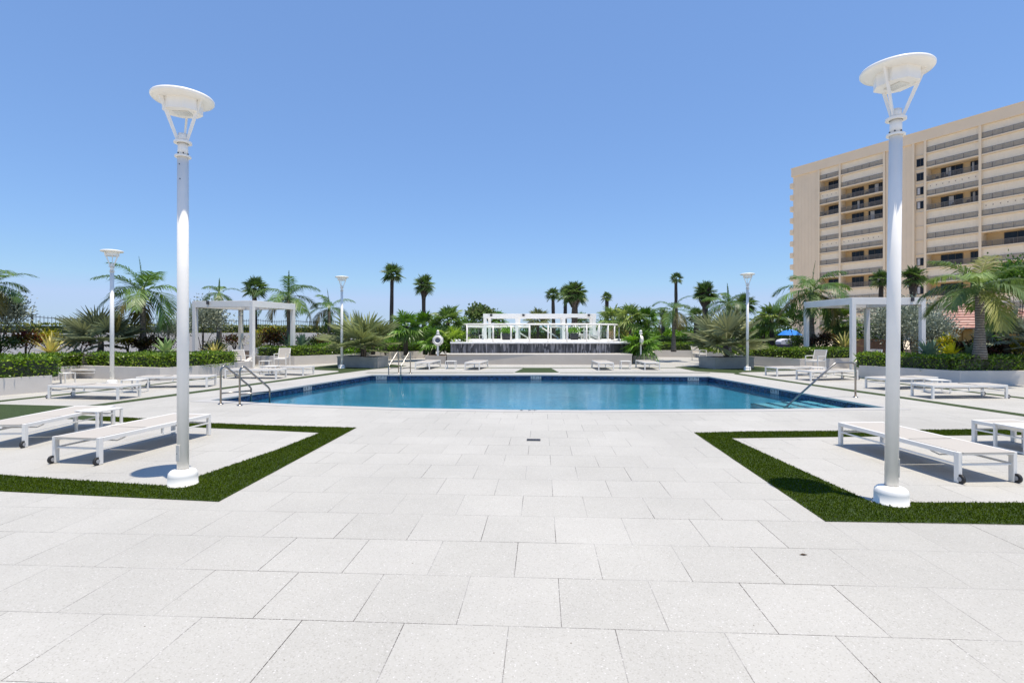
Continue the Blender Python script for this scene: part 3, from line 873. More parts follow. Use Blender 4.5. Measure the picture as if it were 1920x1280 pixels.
def feather_palm(px, Z, z0, cy, reach, label, seed, nf=15, trunk=.11, spear=True, lean=0.0, pal=((.055, .115, .03), (.08, .15, .04), (.045, .09, .025)), dead=2, ll=None, group='feather palms in the planting beds', dr=(1.2, 1.9), px0=None, shaft=True, nl=44, elo=-.42):
    rg_ = np.random.default_rng(seed)
    c = P(px, Z, zat(cy, Z)); b0 = P(px if px0 is None else px0, Z, z0)
    L = reach * Z / F * 1.18
    ll = ll or L * .36
    root = thing('palm_tree', label, 'palm tree', (b0.x, b0.y, z0), 0, group)
    top = Vector((c.x - b0.x, c.y - b0.y, c.z - z0))
    mb = MB(); ns = 10; pp = []; rs = []
    for i in range(ns + 1):
        t = i / ns
        pp.append((top.x * t ** 1.3, top.y * t ** 1.3, -.05 + (top.z * .93 + .05) * t))
        rs.append(trunk * (1.35 - .55 * min(1, t * 2.2) + .05 * math.sin(i * 2.1)))
    mb.tube(pp, rs, 12); mb.build('trunk', M['bark'], root)
    if shaft:
        mb = MB(); mb.tube([(top.x * .93, top.y * .93, top.z * .90), (top.x, top.y, top.z * .97), (top.x, top.y, top.z + .12 * L)], [trunk * .85, trunk * .8, trunk * .3], 10)
        sm = mat_cache('palm_crown_shaft', (0.14, 0.20, 0.07))
        mb.build('crown_shaft', sm, root)
    fol = Fol(); ga = 2.39996; a0 = rg_.uniform(0, 6.28)
    for i in range(nf):
        u = i / max(1, nf - 1)
        el = 1.25 - (1.25 - elo) * u ** .85 + rg_.normal(0, .08)
        az = a0 + ga * i + rg_.normal(0, .12)
        colr = np.array(pal[rg_.integers(0, len(pal))]) * rg_.uniform(.85, 1.2)
        if i >= nf - dead: colr = np.array((.13, .125, .04)) * rg_.uniform(.7, 1.2)
        fl = L * rg_.uniform(.9, 1.12)
        frond(rg_, fol, (top.x, top.y, top.z), az, el, fl, rg_.uniform(*dr), ll, nl, colr, w=max(.024, ll * .055), hang=rg_.uniform(.25, .6))
    if spear:
        frond(rg_, fol, (top.x, top.y, top.z), a0, 1.5, L * .75, .1, ll * .17, 26, np.array(pal[0]) * .9, w=.03, hang=-.2)
    fol.build('crown', M['leaf'], root)
    return root

_mc = {}
def mat_cache(name, c, rough=.6):
    if name not in _mc: _mc[name] = mat(name, c, rough, var=.2, scale=7)
    return _mc[name]

def fan_leaf(rg_, fol, org, d, pet, Rr, colr, nseg=26, spread=2.05, droop=.3, cup=.25, petw=.022):
    d = np.array(d) / np.linalg.norm(d); up = np.array([0, 0, 1.0])
    s = np.cross(d, up); s = s / max(1e-6, np.linalg.norm(s)); nv = np.cross(s, d)
    org = np.array(org); hub = org + d * pet - up * pet * .10
    pm = org + d * pet * .5
    V_ = np.array([org - s * petw, org + s * petw, pm + s * petw * .8, pm - s * petw * .8, hub + s * petw * .6, hub - s * petw * .6])
    fol.add(V_, np.tile(np.array(colr) * 1.2 + .02, (6, 1)), np.array([[0, 1, 2, 3], [3, 2, 4, 5]]))
    # blade tilts to face more upwards than the petiole
    roll = rg_.normal(0, .35)
    s2 = s * math.cos(roll) + nv * math.sin(roll); nv2 = np.cross(s2, d)
    th = np.linspace(-spread, spread, nseg); dl = th[1] - th[0]
    rad = Rr * (.72 + .28 * np.cos(th * .62)) * (.93 + .14 * rg_.random(nseg))
    def pt(a, r, lift):
        return hub + (d[None] * np.cos(a)[:, None] + s2[None] * np.sin(a)[:, None]) * r[:, None] + nv2[None] * lift[:, None]
    pl = .03 * Rr * np.where(np.arange(nseg) % 2 == 0, 1, -1)
    r0 = np.full(nseg, .04 * Rr); r1 = rad * .52
    cupv = cup * np.abs(np.sin(th)) * Rr * .35
    a_in = pt(th - dl / 2, r0, cupv * .1); b_in = pt(th + dl / 2, r0, cupv * .1)
    a_m = pt(th - dl * .46, r1, cupv * .6 + pl); b_m = pt(th + dl * .46, r1, cupv * .6 - pl)
    tip = pt(th + rg_.normal(0, .03, nseg), rad, cupv)
    tip[:, 2] -= droop * Rr * (.25 + .5 * rg_.random(nseg))
    wt = (b_m - a_m) * .06
    V_ = np.stack([a_in, b_in, b_m, a_m, tip + wt, tip - wt], 1).reshape(-1, 3)
    o_ = np.arange(nseg)[:, None] * 6
    Fq_ = np.concatenate([o_ + np.array([[0, 1, 2, 3]]), o_ + np.array([[3, 2, 4, 5]])], 0)
    cl = np.array(colr)[None] * (.8 + .4 * rg_.random((nseg, 1)))
    fol.add(V_, np.repeat(cl, 6, 0), Fq_)

def fan_palm(px, Z, z0, cy, rpx, label, seed, nl=22, trunk=.12, pal=((.05, .095, .03), (.075, .13, .04), (.035, .07, .02)), pet=.42, blade=.62, elo=-.8, ehi=1.45, boots=False, name='palm_tree', cat='palm tree', group='fan palms behind the pool deck', m='leaf', droop=.35, dead=0, px0=None, nseg=24, cup=.25, tm='bark_dark'):
    rg_ = np.random.default_rng(seed)
    c = P(px, Z, zat(cy, Z)); b0 = P(px if px0 is None else px0, Z, z0); Rr = rpx * Z / F
    root = thing(name, label, cat, (b0.x, b0.y, z0), 0, group)
    top = Vector((c.x - b0.x, c.y - b0.y, max(.12, c.z - z0)))
    mb = MB(); ns = 9; pp = []; rs = []
    for i in range(ns + 1):
        t = i / ns
        pp.append((top.x * t + .03 * math.sin(t * 3 + seed), top.y * t, -.05 + (top.z + .05) * t)); rs.append(trunk * (1.15 - .25 * t + .06 * math.sin(i * 2.6 + seed)))
    if boots:
        rs[-2] = trunk * 1.35; rs[-1] = trunk * 1.5
    mb.tube(pp, rs, 11)
    if boots:
        for i in range(46):
            a = i * 2.39996; hgt = top.z - Rr * .95 + Rr * .95 * (i / 46.0)
            o_ = Vector((math.cos(a), math.sin(a), 0)); q = Vector((top.x, top.y, hgt)) + o_ * trunk * 1.0
            q.x = top.x * hgt / top.z + o_.x * trunk; q.y = top.y * hgt / top.z + o_.y * trunk
            mb.bar(q, q + o_ * trunk * 1.0 + Vector((0, 0, trunk * 1.9)), .09 * trunk / .13, .03)
    mb.build('trunk', M[tm], root)
    fol = Fol(); a0 = rg_.uniform(0, 6.28)
    for i in range(nl):
        u = i / max(1, nl - 1)
        el = ehi - (ehi - elo) * u ** .9 + rg_.normal(0, .1); az = a0 + 2.39996 * i + rg_.normal(0, .15)
        d = (math.cos(az) * math.cos(el), math.sin(az) * math.cos(el), math.sin(el))
        colr = np.array(pal[rg_.integers(0, len(pal))]) * rg_.uniform(.85, 1.2)
        if i >= nl - dead: colr = np.array((.16, .12, .06)) * rg_.uniform(.7, 1.2)
        k = rg_.uniform(.85, 1.1)
        fan_leaf(rg_, fol, (top.x, top.y, top.z), d, Rr * pet * k, Rr * blade * k, colr, nseg=nseg, droop=droop, cup=cup)
    fol.build('crown', M[m], root)
    return root

def sword_plant(px, py, Z, rpx, pal, label, seed, nl=34, z0=None, w=.05, name='agave_plant', cat='plant', elo=.15, bend=.5, m='matte_leaf', group='sword leaved plants in the beds'):
    """Rosette of stiff pointed leaves with its base at photo (px, py)."""
    rg_ = np.random.default_rng(seed)
    z0 = zat(py, Z) if z0 is None else z0
    b0 = P(px, Z, z0); L = rpx * Z / F
    fol = Fol()
    for i in range(nl):
        u = i / (nl - 1); az = 2.39996 * i + rg_.normal(0, .15); el = 1.45 - (1.45 - elo) * u + rg_.normal(0, .08)
        ll = L * rg_.uniform(.8, 1.08); ns = 4
        h = np.array([math.cos(az), math.sin(az), 0]); s = np.array([-math.sin(az), math.cos(az), 0]); up = np.array([0, 0, 1.0])
        p = np.array([0, 0, 0.0]) + h * .04; rows = []
        prof = [.7, 1.0, .85, .5, .06]
        for k in range(ns + 1):
            a = el - bend * (k / ns) ** 2
            nrm_ = -h * math.sin(a) + up * math.cos(a)
            rows += [p - s * w * prof[k], p - nrm_ * w * .25 * prof[k], p + s * w * prof[k]]
            p = p + (h * math.cos(a) + up * math.sin(a)) * ll / ns
        Fr = []
        for k in range(ns):
            for q in (0, 1): Fr.append([k * 3 + q, k * 3 + q + 1, (k + 1) * 3 + q + 1, (k + 1) * 3 + q])
        cl = np.array(pal[rg_.integers(0, len(pal))]) * rg_.uniform(.8, 1.2)
        ed_ = np.array(pal[0]) if len(pal) > 2 else cl
        cc_ = np.array([ed_ if (k % 3) != 1 else cl for k in range((ns + 1) * 3)])
        fol.add(np.array(rows), cc_, np.array(Fr))
    o = fol.build(name, M[m], None, (b0.x, b0.y, z0))
    return tag(o, label, cat, group)

# ------------------------------------------------------------------ lamp posts
def make_lamp(label):
    t = thing('lamp_post', label, 'lamp post', (0, 0, 0), 0, 'white lamp posts around the pool deck')
    kx = 0.81
    class MB(globals()['MB']):
        def build(s, *a, **k):
            s.v = [(x * kx, y * kx, z) for x, y, z in s.v]
            return super().build(*a, **k)
    b = MB(); b.lathe([(.0, 0), (.186, 0), (.186, .012), (.178, .014), (.178, .10), (.170, .135), (.145, .158), (.095, .170), (.074, .173)], 40)
    cov = b.build('base_cover', M['white_lamp'], t)
    for k in range(4):
        b = MB(); a = k * math.pi / 2 + .6; b.tube([(.181 * math.cos(a), .181 * math.sin(a), .012), (.181 * math.cos(a), .181 * math.sin(a), .024)], .008, 6)
        b.build('bolt', M['steel'], cov)
    b = MB(); b.tube([(0, 0, .16), (0, 0, 2.0), (0, 0, 3.545)], [.071, .070, .067], 28); b.build('pole', M['white_lamp'], t)
    b = MB(); b.bb(-.038, .038, -.0735, -.060, .26, .44); hp = b.build('access_cover', mat_cache('cream_cover', (.70, .66, .58)), t, bevel=.006)
    hp.rotation_euler = (0, 0, -.55)
    b = MB(); b.tube([(-.01, -.0735, .345), (-.01, -.0775, .345)], .006, 8); b.build('screw', M['darkgrey'], hp)
    for zz_, aa_ in ((3.46, -1.75), (3.30, -1.62)):
        b = MB(); o_ = Vector((math.cos(aa_), math.sin(aa_), 0)); b.tube([o_ * .064 + Vector((0, 0, zz_)), o_ * .0705 + Vector((0, 0, zz_))], .007, 8); b.build('hole_plug', M['darkgrey'], t)
    b = MB(); b.lathe([(.068, 3.545), (.098, 3.545), (.098, 3.562), (.068, 3.562)], 32, smooth=False); b.build('collar', M['white_lamp'], t)
    b = MB(); b.lathe([(.068, 3.695), (.108, 3.695), (.108, 3.715), (0, 3.715)], 32, smooth=False); b.build('collar', M['white_lamp'], t)
    b = MB(); b.tube([(0, 0, 3.56), (0, 0, 3.70)], .062, 24); b.tube([(0, 0, 3.712), (0, 0, 3.80)], .058, 12)
    b.build('neck', M['white_lamp'], t)
    b = MB()
    for k in range(6):
        a = k * math.pi / 3; b.tube([(.06 * math.cos(a), .06 * math.sin(a), 3.582), (.072 * math.cos(a), .072 * math.sin(a), 3.582)], .008, 6)
    b.build('set_screw', M['darkgrey'], t)
    for k in range(3):
        a = math.pi / 2 + k * 2 * math.pi / 3 + .25
        b = MB(); o_ = Vector((math.cos(a), math.sin(a), 0)); s = Vector((-o_.y, o_.x, 0))
        p0 = o_ * .062 + Vector((0, 0, 3.72)); p1 = o_ * .265 + Vector((0, 0, 4.155))
        vs = []
        for p, w in ((p0, .030), (p1, .042)):
            for x, y in ((-1, -1), (1, -1), (1, 1), (-1, 1)): vs.append(p + s * x * w / 2 * .55 + o_ * y * w * .6)
        b._add(vs, [(3, 2, 1, 0), (4, 5, 6, 7), (0, 1, 5, 4), (1, 2, 6, 5), (2, 3, 7, 6), (3, 0, 4, 7)])
        b.build('arm', M['white_lamp'], t)
    b = MB(); oc = [(.215, .10), (.10, .19), (-.10, .19), (-.215, .10), (-.215, -.10), (-.10, -.19), (.10, -.19), (.215, -.10)]
    b.prism(oc, 4.03, 4.152); hs = b.build('lamp_housing', M['white_lamp'], t, bevel=.008)
    b = MB(); b.bb(-.10, .10, -.075, .075, 4.020, 4.029)
    for i in range(5):
        for j in range(4): b.lathe([(0, -.006), (.009, -.002), (.012, .004)], 8, (-.075 + i * .0375, -.05 + j * .033, 4.018))
    b.build('led_panel', mat_cache('led_lens_panel', (.72, .72, .68), .3), hs)
    b = MB(); b.lathe([(0, 4.150), (.30, 4.152), (.360, 4.158), (.374, 4.172), (.374, 4.186), (.362, 4.198), (.30, 4.212), (.15, 4.228), (0, 4.232)], 64)
    b.build('shade', M['white_lamp'], t)
    return t
lamp = make_lamp('tall white lamp post with disc shade on the near left turf border')
lamp.location = G(343, 908); lamp.rotation_euler = (0, 0, .15)
nr = dup(lamp, G(1671, 943), 1.9, 'tall white lamp post on the near right turf border in front of the building')
nr.rotation_euler = (Matrix.Rotation(0.012, 4, 'Y') @ Matrix.Rotation(1.9, 4, 'Z')).to_euler()   # leans a little outwards
dup(lamp, G(210, 722), .4, 'small distant white lamp post at far left rising behind two loungers')
dup(lamp, G(641, 690.5), .9, 'distant white lamp post in front of the left grey planter box with spiky palm')
dup(lamp, G(1401.5, 694), 1.6, 'distant white lamp post in front of the right grey planter box with spiky palm')

# ------------------------------------------------------------------ sun loungers, tables
def make_lounger(label):
    """Foot end at y = 0, wheeled head end at y = 2.0."""
    t = thing('sun_lounger', label, 'sun lounger', (0, 0, 0), 0, 'low white sun loungers around the pool')
    w, Ln, h = .68, 2.0, .335
    b = MB()
    for s in (-1, 1):
        b.bb(s * (w / 2 - .042), s * w / 2, .042, Ln - .09, h - .052, h)
        b.bb(s * (w / 2 - .030), s * (w / 2 - .008), .045, Ln - .09, .185, .207)
    b.bb(-w / 2, w / 2, 0, .04, h - .052, h); b.bb(-w / 2 + .04, w / 2 - .04, .012, .034, .185, .207)
    b.bb(-w / 2 + .04, w / 2 - .04, Ln - .075, Ln - .050, .185, .207)
    b.bb(-w / 2 + .042, w / 2 - .042, 1.20, 1.235, h - .050, h - .018)
    b.build('frame', M['white'], t, bevel=.004)
    for s in (-1, 1):
        b = MB(); b.bb(s * (w / 2 - .045), s * w / 2, 0.001, .055, 0.003, h - .053); b.build('leg', M['white'], t, bevel=.004)
        b = MB(); b.bb(s * (w / 2 - .045), s * w / 2, Ln - .088, Ln - .028, 0.003, h + .002); lg = b.build('leg', M['white'], t, bevel=.004)
        b = MB(); b.tube([(s * (w / 2 - .030), Ln - .015, .05), (s * (w / 2 - .002), Ln - .015, .05)], .05, 20); wh = b.build('wheel', M['black'], t)
        b = MB(); b.tube([(s * (w / 2 - .034), Ln - .015, .05), (s * (w / 2 + .003), Ln - .015, .05)], .024, 14); b.build('hub', mat_cache('grey_wheel_hub', (.35, .35, .36)), wh)
        b = MB(); b.bb(s * (w / 2 - .034), s * (w / 2 - .006), .95, .975, .207, h - .052); b.build('strut', M['white'], t)
    b = MB(); b.bb(-w / 2 + .043, w / 2 - .043, .042, 1.185, h - .012, h - .004); b.build('seat_sling', M['sling'], t)
    b = MB()
    b.bb(-w / 2 + .046, w / 2 - .046, 1.245, Ln - .01, h - .006, h + .003)
    b.build('backrest_sling', M['sling'], t)
    b = MB()
    for s in (-1, 1): b.bb(s * (w / 2 - .075), s * (w / 2 - .047), 1.245, Ln - .03, h - .030, h - .0075)
    b.bb(-w / 2 + .075, w / 2 - .075, Ln - .06, Ln - .032, h - .030, h - .0075)
    br = b.build('backrest_frame', M['white'], t)
    b = MB(); xs = w / 2 - .10
    b.tube([(-xs, 1.42, h - .035), (-xs, 1.52, h - .085), (-xs, 1.62, h - .10), (xs, 1.62, h - .10), (xs, 1.52, h - .085), (xs, 1.42, h - .035)], .009, 8)
    b.build('support_bar', M['white'], t)
    return t
def put_lounger(src, foot, head, label):
    a = Vector((foot.x, foot.y, 0)); b_ = Vector((head.x, head.y, 0)); d = b_ - a
    rz = math.atan2(d.y, d.x) - math.pi / 2
    c = (a + b_) / 2; o_ = c - d.normalized() * 1.0
    if src is None:
        t = make_lounger(label); t.location = o_; t.rotation_euler = (0, 0, rz); return t
    return dup(src, o_, rz, label)
def mid(a, b_): return (a + b_) / 2
l0 = put_lounger(None, mid(G(388, 816), G(324, 813.5)), mid(G(99.5, 866), G(191, 872)), 'sun lounger nearest the left lamp post with black wheels facing the camera')
g_ = put_lounger(l0, mid(G(234, 790), G(172, 788)), mid(G(6, 854.5), G(-98, 848)), 'sun lounger at the left edge beside the near low table, cut by the frame')
put_lounger(l0, mid(G(1577, 833.5), G(1652, 834)), mid(G(1797, 906), G(1912, 905)), 'sun lounger just behind the near right lamp post, wheel by its front leg')
put_lounger(l0, mid(G(1827, 829), G(1908, 829)), mid(G(2115, 893), G(2230, 893)), 'sun lounger at the right edge beside a low table, cut by the frame')
put_lounger(l0, mid(G(208, 750), G(252, 743)), mid(G(95, 747.5), G(153, 741.5)), 'sun lounger before the farthest left lamp with its long side to the camera')
put_lounger(l0, mid(G(219, 709.5), G(247, 706.5)), mid(G(116, 710), G(165, 706.8)), 'sun lounger farthest back on the left, along the pale planter wall')
put_lounger(l0, mid(G(381, 727), G(384, 721.5)), mid(G(266, 728), G(294, 723.2)), 'sun lounger behind the near left lamp post with a table at its left end')
put_lounger(l0, mid(G(508, 710.5), G(529, 707.3)), mid(G(425, 710), G(455, 706.2)), 'sun lounger behind the near left steel pool rails')
put_lounger(l0, mid(G(566, 703.8), G(585, 701.5)), mid(G(489, 702.2), G(514, 699.4)), 'sun lounger below the right post of the left pergola')
put_lounger(l0, mid(G(776, 693.5), G(801, 694)), mid(G(806, 686.6), G(827, 687)), 'leftmost far lounger across the pool, below the life ring')
put_lounger(l0, mid(G(870, 694.3), G(895, 694.8)), mid(G(893, 687.3), G(916, 687.6)), 'far lounger across the pool left of the trapezoid turf patch')
put_lounger(l0, mid(G(1127.5, 696), G(1152.5, 695.2)), mid(G(1108, 687.6), G(1131, 687.2)), 'far lounger across the pool right of the trapezoid turf patch')
put_lounger(l0, mid(G(1214, 695.2), G(1240, 694.4)), mid(G(1190, 687.2), G(1213, 686.8)), 'rightmost far lounger across the pool, below the small green fan palm')
put_lounger(l0, mid(G(1433, 703), G(1451, 705.7)), mid(G(1527, 701.3), G(1540, 704)), 'sun lounger nearest the right grey planter box, below the right pergola')
put_lounger(l0, mid(G(1489, 711.2), G(1511, 714)), mid(G(1590, 708.0), G(1612, 712.4)), 'sun lounger behind the sloping single steel handrail')
put_lounger(l0, mid(G(1616, 728), G(1649.5, 731.2)), mid(G(1732, 723.5), G(1762, 727.5)), 'sun lounger crossed by the near right lamp post in the middle distance')
put_lounger(l0, mid(G(1717, 741.5), G(1762.5, 748)), mid(G(1828, 740.5), G(1886, 747.5)), 'sun lounger right of the near right lamp post, long side to the camera')
put_lounger(l0, G(1916, 721.5) + Vector((.03, .31, 0)), G(1916, 721.5) + Vector((2.0, .2, 0)), 'sun lounger at the right edge by the planter wall, only its foot end showing')

def make_table(label):
    t = thing('side_table', label, 'side table', (0, 0, 0), 0, 'small white side tables between the loungers')
    s, h = .46, .36
    b = MB(); b.bb(-s / 2, s / 2, -s / 2, s / 2, h - .022, h); b.build('table_top', M['white'], t, bevel=.004)
    for x in (-1, 1):
        for y in (-1, 1):
            b = MB(); b.bb(x * (s / 2 - .035), x * s / 2 - x * .002, y * (s / 2 - .035), y * s / 2 - y * .002, 0.003, h - .0225); b.build('leg', M['white'], t)
    b = MB()
    for x in (-1, 1): b.bb(x * (s / 2 - .03), x * (s / 2 - .006), -s / 2 + .036, s / 2 - .036, .012, .03)
    b.build('floor_runner', M['white'], t)
    return t
tb = make_table('low white side table between the two nearest left loungers')
tb.location = G(186, 806.5); tb.rotation_euler = (0, 0, -.15)
ct = [(1921, 846, .1, 'low white side table at the right edge between the two nearest right loungers'),
      (118, 720, .15, 'small white side table by the left planter wall end, behind the lounger'),
      (253, 735, .1, 'small white side table beside the left mid lounger, just right of the thin lamp post'),
      (510, 703.5, .1, 'small white side table below the left pergola between two loungers'),
      (846, 691, .0, 'small white side table between the two far left loungers across the pool'),
      (1172.5, 691, .0, 'small white side table between the two far right loungers across the pool'),
      (1534, 706.5, -.2, 'small white side table below the right pergola between two loungers'),
      (1757, 736, -.2, 'small white side table behind the lounger right of the near lamp post'),
      (498, 690.5, .2, 'small open white table standing inside the left pergola')]
for px, py, rz, lb in ct: dup(tb, G(px, py), rz, lb)

# ------------------------------------------------------------------ steel pool rails
def rail_pair(bases, dvec, labels, long_=.72):
    d = Vector((dvec.x, dvec.y, 0)).normalized()
    for p, lb in zip(bases, labels):
        t = thing('pool_handrail', lb, 'handrail', (p.x, p.y, 0), 0, 'curved steel pool rails')
        b = MB(); r_ = .87; pts = [Vector((0, 0, .0)), Vector((0, 0, r_ - .13))]
        for k in range(1, 9):
            a = math.pi - k * math.radians(132) / 8
            pts.append(d * (.085 + .085 * math.cos(a)) + Vector((0, 0, r_ - .13 + .13 * math.sin(a) * 1.0 - 0.0)))
        e = d * (long_ - .04) + Vector((0, 0, .36))
        pts.append(e); pts.append(d * long_ + Vector((0, 0, .30))); pts.append(d * long_ + Vector((0, 0, -.55)))
        b.tube(pts, .0215, 12); b.build('bent_tube', M['steel'], t)
        b = MB(); b.tube([Vector((0, 0, .25)), d * long_ + Vector((0, 0, .25))], .017, 10); b.build('cross_bar', M['steel'], t)
        b = MB(); b.lathe([(.0, .012), (.03, .03), (.055, .016), (.062, .0)], 18); b.build('escutcheon', M['steel'], t)
nd = G(467, 732, .25) - G(413.8, 737, .25)
rail_pair([G(413.8, 757.7), G(449.5, 760)], nd, ['curved steel pool rail at the near left pool corner, left one of its pair', 'curved steel pool rail at the near left pool corner, right one of its pair'])
fd = P(730.5, 20.55) - P(747.3, 21.3)
rail_pair([G(747.5, 699.5), G(769.5, 700)], fd, ['curved steel pool rail at the far pool edge, left one of its pair', 'curved steel pool rail at the far pool edge, right one of its pair'], .86)
p0 = G(1604, 744.5)
t = thing('pool_handrail', 'single steel handrail sloping down from the right deck to the pool steps', 'handrail', p0)
tgt = G(1476, 760.5, -.16) - p0; d = Vector((tgt.x, tgt.y, 0)); dl = d.length; d.normalize()
b = MB(); pts = [Vector((0, 0, 0)), Vector((0, 0, .76))]
for k in range(1, 7):
    a = k / 6 * math.pi / 2; pts.append(d * (.12 - .12 * math.cos(a)) + Vector((0, 0, .76 + .12 * math.sin(a))))
s0 = .56; pts.append(d * s0 + Vector((0, 0, .88))); pts.append(d * (s0 + .06) + Vector((0, 0, .865))); pts.append(d * (s0 + .11) + Vector((0, 0, .83)))
k_ = (dl - s0 - .11); fin = d * (s0 + .11 + k_ * 1.22) + Vector((0, 0, .83 - (.83 + .16) * 1.22)); pts.append(fin)
b.tube(pts, .0235, 14); b.build('bent_tube', M['steel'], t)
b = MB(); b.lathe([(.0, .012), (.03, .03), (.055, .016), (.066, .0)], 18); b.build('escutcheon', M['steel'], t)

# ------------------------------------------------------------------ pergolas
def pergola(c0, c1, c3, h, label, post=.185, beam=.31, lights=(), slats=7):
    """c0 front corner, c1 and c3 its neighbours (ground points)."""
    ux = (c1 - c0); uy = (c3 - c0); c2 = c1 + uy
    t = thing('pergola', label, 'pergola', (c0.x, c0.y, 0), 0, 'white square pergolas')
    rel = [Vector((0, 0, 0)), Vector((ux.x, ux.y, 0)), Vector((ux.x + uy.x, ux.y + uy.y, 0)), Vector((uy.x, uy.y, 0))]
    ang = math.atan2(ux.y, ux.x)
    for q in rel:
        b = MB(); b.box((q.x, q.y, (h - beam) / 2 + .002), (post, post, h - beam - .001), ang); b.build('post', M['pergola'], t, bevel=.008)
    for i in range(4):
        a, e = rel[i], rel[(i + 1) % 4]; dd = (e - a).normalized(); ext = post / 2 if i % 2 == 0 else -post / 2 - .002
        b = MB(); b.bar(a - dd * ext + Vector((0, 0, h - beam / 2)), e + dd * ext + Vector((0, 0, h - beam / 2)), post + (.0 if i % 2 == 0 else -.006), beam - (0 if i % 2 == 0 else .006))
        b.build('beam', M['pergola'], t, bevel=.008)
    for k in range(slats):
        f_ = (k + 1) / (slats + 1)
        a = rel[0].lerp(rel[3], f_); e = rel[1].lerp(rel[2], f_); dd = (e - a).normalized()
        b = MB(); b.bar(a + dd * post / 2 + Vector((0, 0, h - .09)), e - dd * post / 2 + Vector((0, 0, h - .09)), .05, .12); b.build('slat', M['pergola'], t)
    for (i, f_) in lights:
        a, e = rel[i], rel[(i + 1) % 4]; q = a.lerp(e, f_); dd = (e - a).normalized(); nn = Vector((dd.y, -dd.x, 0))
        q = q + nn * (post / 2 + .045)
        b = MB(); b.box((q.x, q.y, h - .085), (.10, .09, .17), ang if i % 2 == 0 else ang + math.pi / 2); b.build('spotlight', M['darkgrey'], t, bevel=.01)
    return t
hp = 3.17
def pt_top(px, py): 
    Z = (hp - H) * F / (HZ - py); return P(px, Z)
a = pt_top(473, 563.3); bR = pt_top(549, 569.6); cL = pt_top(366, 564.6)
pergola(a, bR, cL, hp, 'white square pergola on the left deck between hedges and pool', lights=((3, .26),))
a = pt_top(1599, 557.8); bR = pt_top(1729, 557.8); cL = pt_top(1512, 566)
pergola(a, bR, cL, hp, 'white square pergola on the right deck, half crossed by the lamp post', lights=((0, .83),))

# ------------------------------------------------------------------ armchairs
def make_chair(label):
    """Faces -y."""
    t = thing('armchair', label, 'armchair', (0, 0, 0), 0, 'white framed deck armchairs')
    b = MB()
    for s in (-1, 1):
        b.bb(s * .29, s * .255, -.30, .30, .60, .635)
    b.bb(-.25, .25, -.30, -.27, .36, .39)
    b.build('arm', M['white'], t)
    for s in (-1, 1):
        for y0, y1 in ((-.30, -.265), (.265, .30)):
            b = MB(); b.bb(s * .29, s * .255, y0, y1, 0.003, .599); b.build('leg', M['white'], t)
    b = MB(); b.bb(-.254, .254, -.27, .26, .39, .43); b.build('seat', M['white'], t, bevel=.006)
    b = MB(); b.bar((0, .25, .42), (0, .40, .86), .50, .03); b.build('backrest', M['sling'], t, bevel=.006)
    b = MB()
    for s in (-1, 1): b.bar((s * .262, .245, .40), (s * .262, .40, .87), .03, .035)
    b.bar((-.277, .402, .875), (.277, .402, .875), .03, .03)
    b.build('back_frame', M['white'], t)
    return t
ch = make_chair('armchair with beige sling back in the left pergola, seen side on by the hedge')
ch.location = G(456, 693); ch.rotation_euler = (0, 0, R(62))
for px, py, rz, lb in ((529, 687.2, R(8), 'armchair under the right post of the left pergola facing the pool'),
                       (1529, 693.5, R(-58), 'armchair inside the right pergola beside its left post'),
                       (1631, 692, R(-70), 'armchair inside the right pergola half hidden by the clipped hedge'),
                       (1311, 676, R(30), 'small white chair standing beyond the right grey planter box')):
    dup(ch, G(px, py), rz, lb)

# ------------------------------------------------------------------ grey planter boxes
def planter_box(A, B, C, h, label):
    D = A + C - B
    A, B, C, D = [Vector((p.x, p.y, 0)) for p in (A, B, C, D)]
    t = thing('planter_box', label, 'planter box', (B.x, B.y, 0), 0, 'grey planter boxes by the far pool corners')
    rel = [p - B for p in (B, C, D, A)]
    b = MB(); b.prism([xy(p) for p in rel], 0.004, h - .06); b.build('box', M['boxgrey'], t)
    ctr = sum(rel, Vector()) / 4
    out = [p + (p - ctr).normalized() * .025 for p in rel]; inn = [p - (p - ctr).normalized() * .20 for p in rel]
    b = MB()
    for i in range(4):
        j = (i + 1) % 4; a, e, f_, g2 = out[i], out[j], inn[j], inn[i]
        b._add([(a.x, a.y, h), (e.x, e.y, h), (f_.x, f_.y, h), (g2.x, g2.y, h), (a.x, a.y, h - .06), (e.x, e.y, h - .06), (f_.x, f_.y, h - .06), (g2.x, g2.y, h - .06)],
               [(0, 1, 2, 3), (4, 5, 1, 0), (6, 7, 3, 2), (7, 6, 5, 4)])
    b.build('rim', M['boxgrey'], t)
    b = MB(); b.prism([xy(p) for p in inn], h - .055, h - .03); b.build('soil', M['soil'], t)
    return ctr + B
cL_ = planter_box(G(632.5, 687.8), G(708, 690.6), G(728, 687.2), .51, 'large grey planter box left of the pool holding a spiky palm')
cR_ = planter_box(G(1310.6, 688.6), G(1340, 692), G(1413.5, 690), .52, 'large grey planter box right of the pool holding a spiky palm')

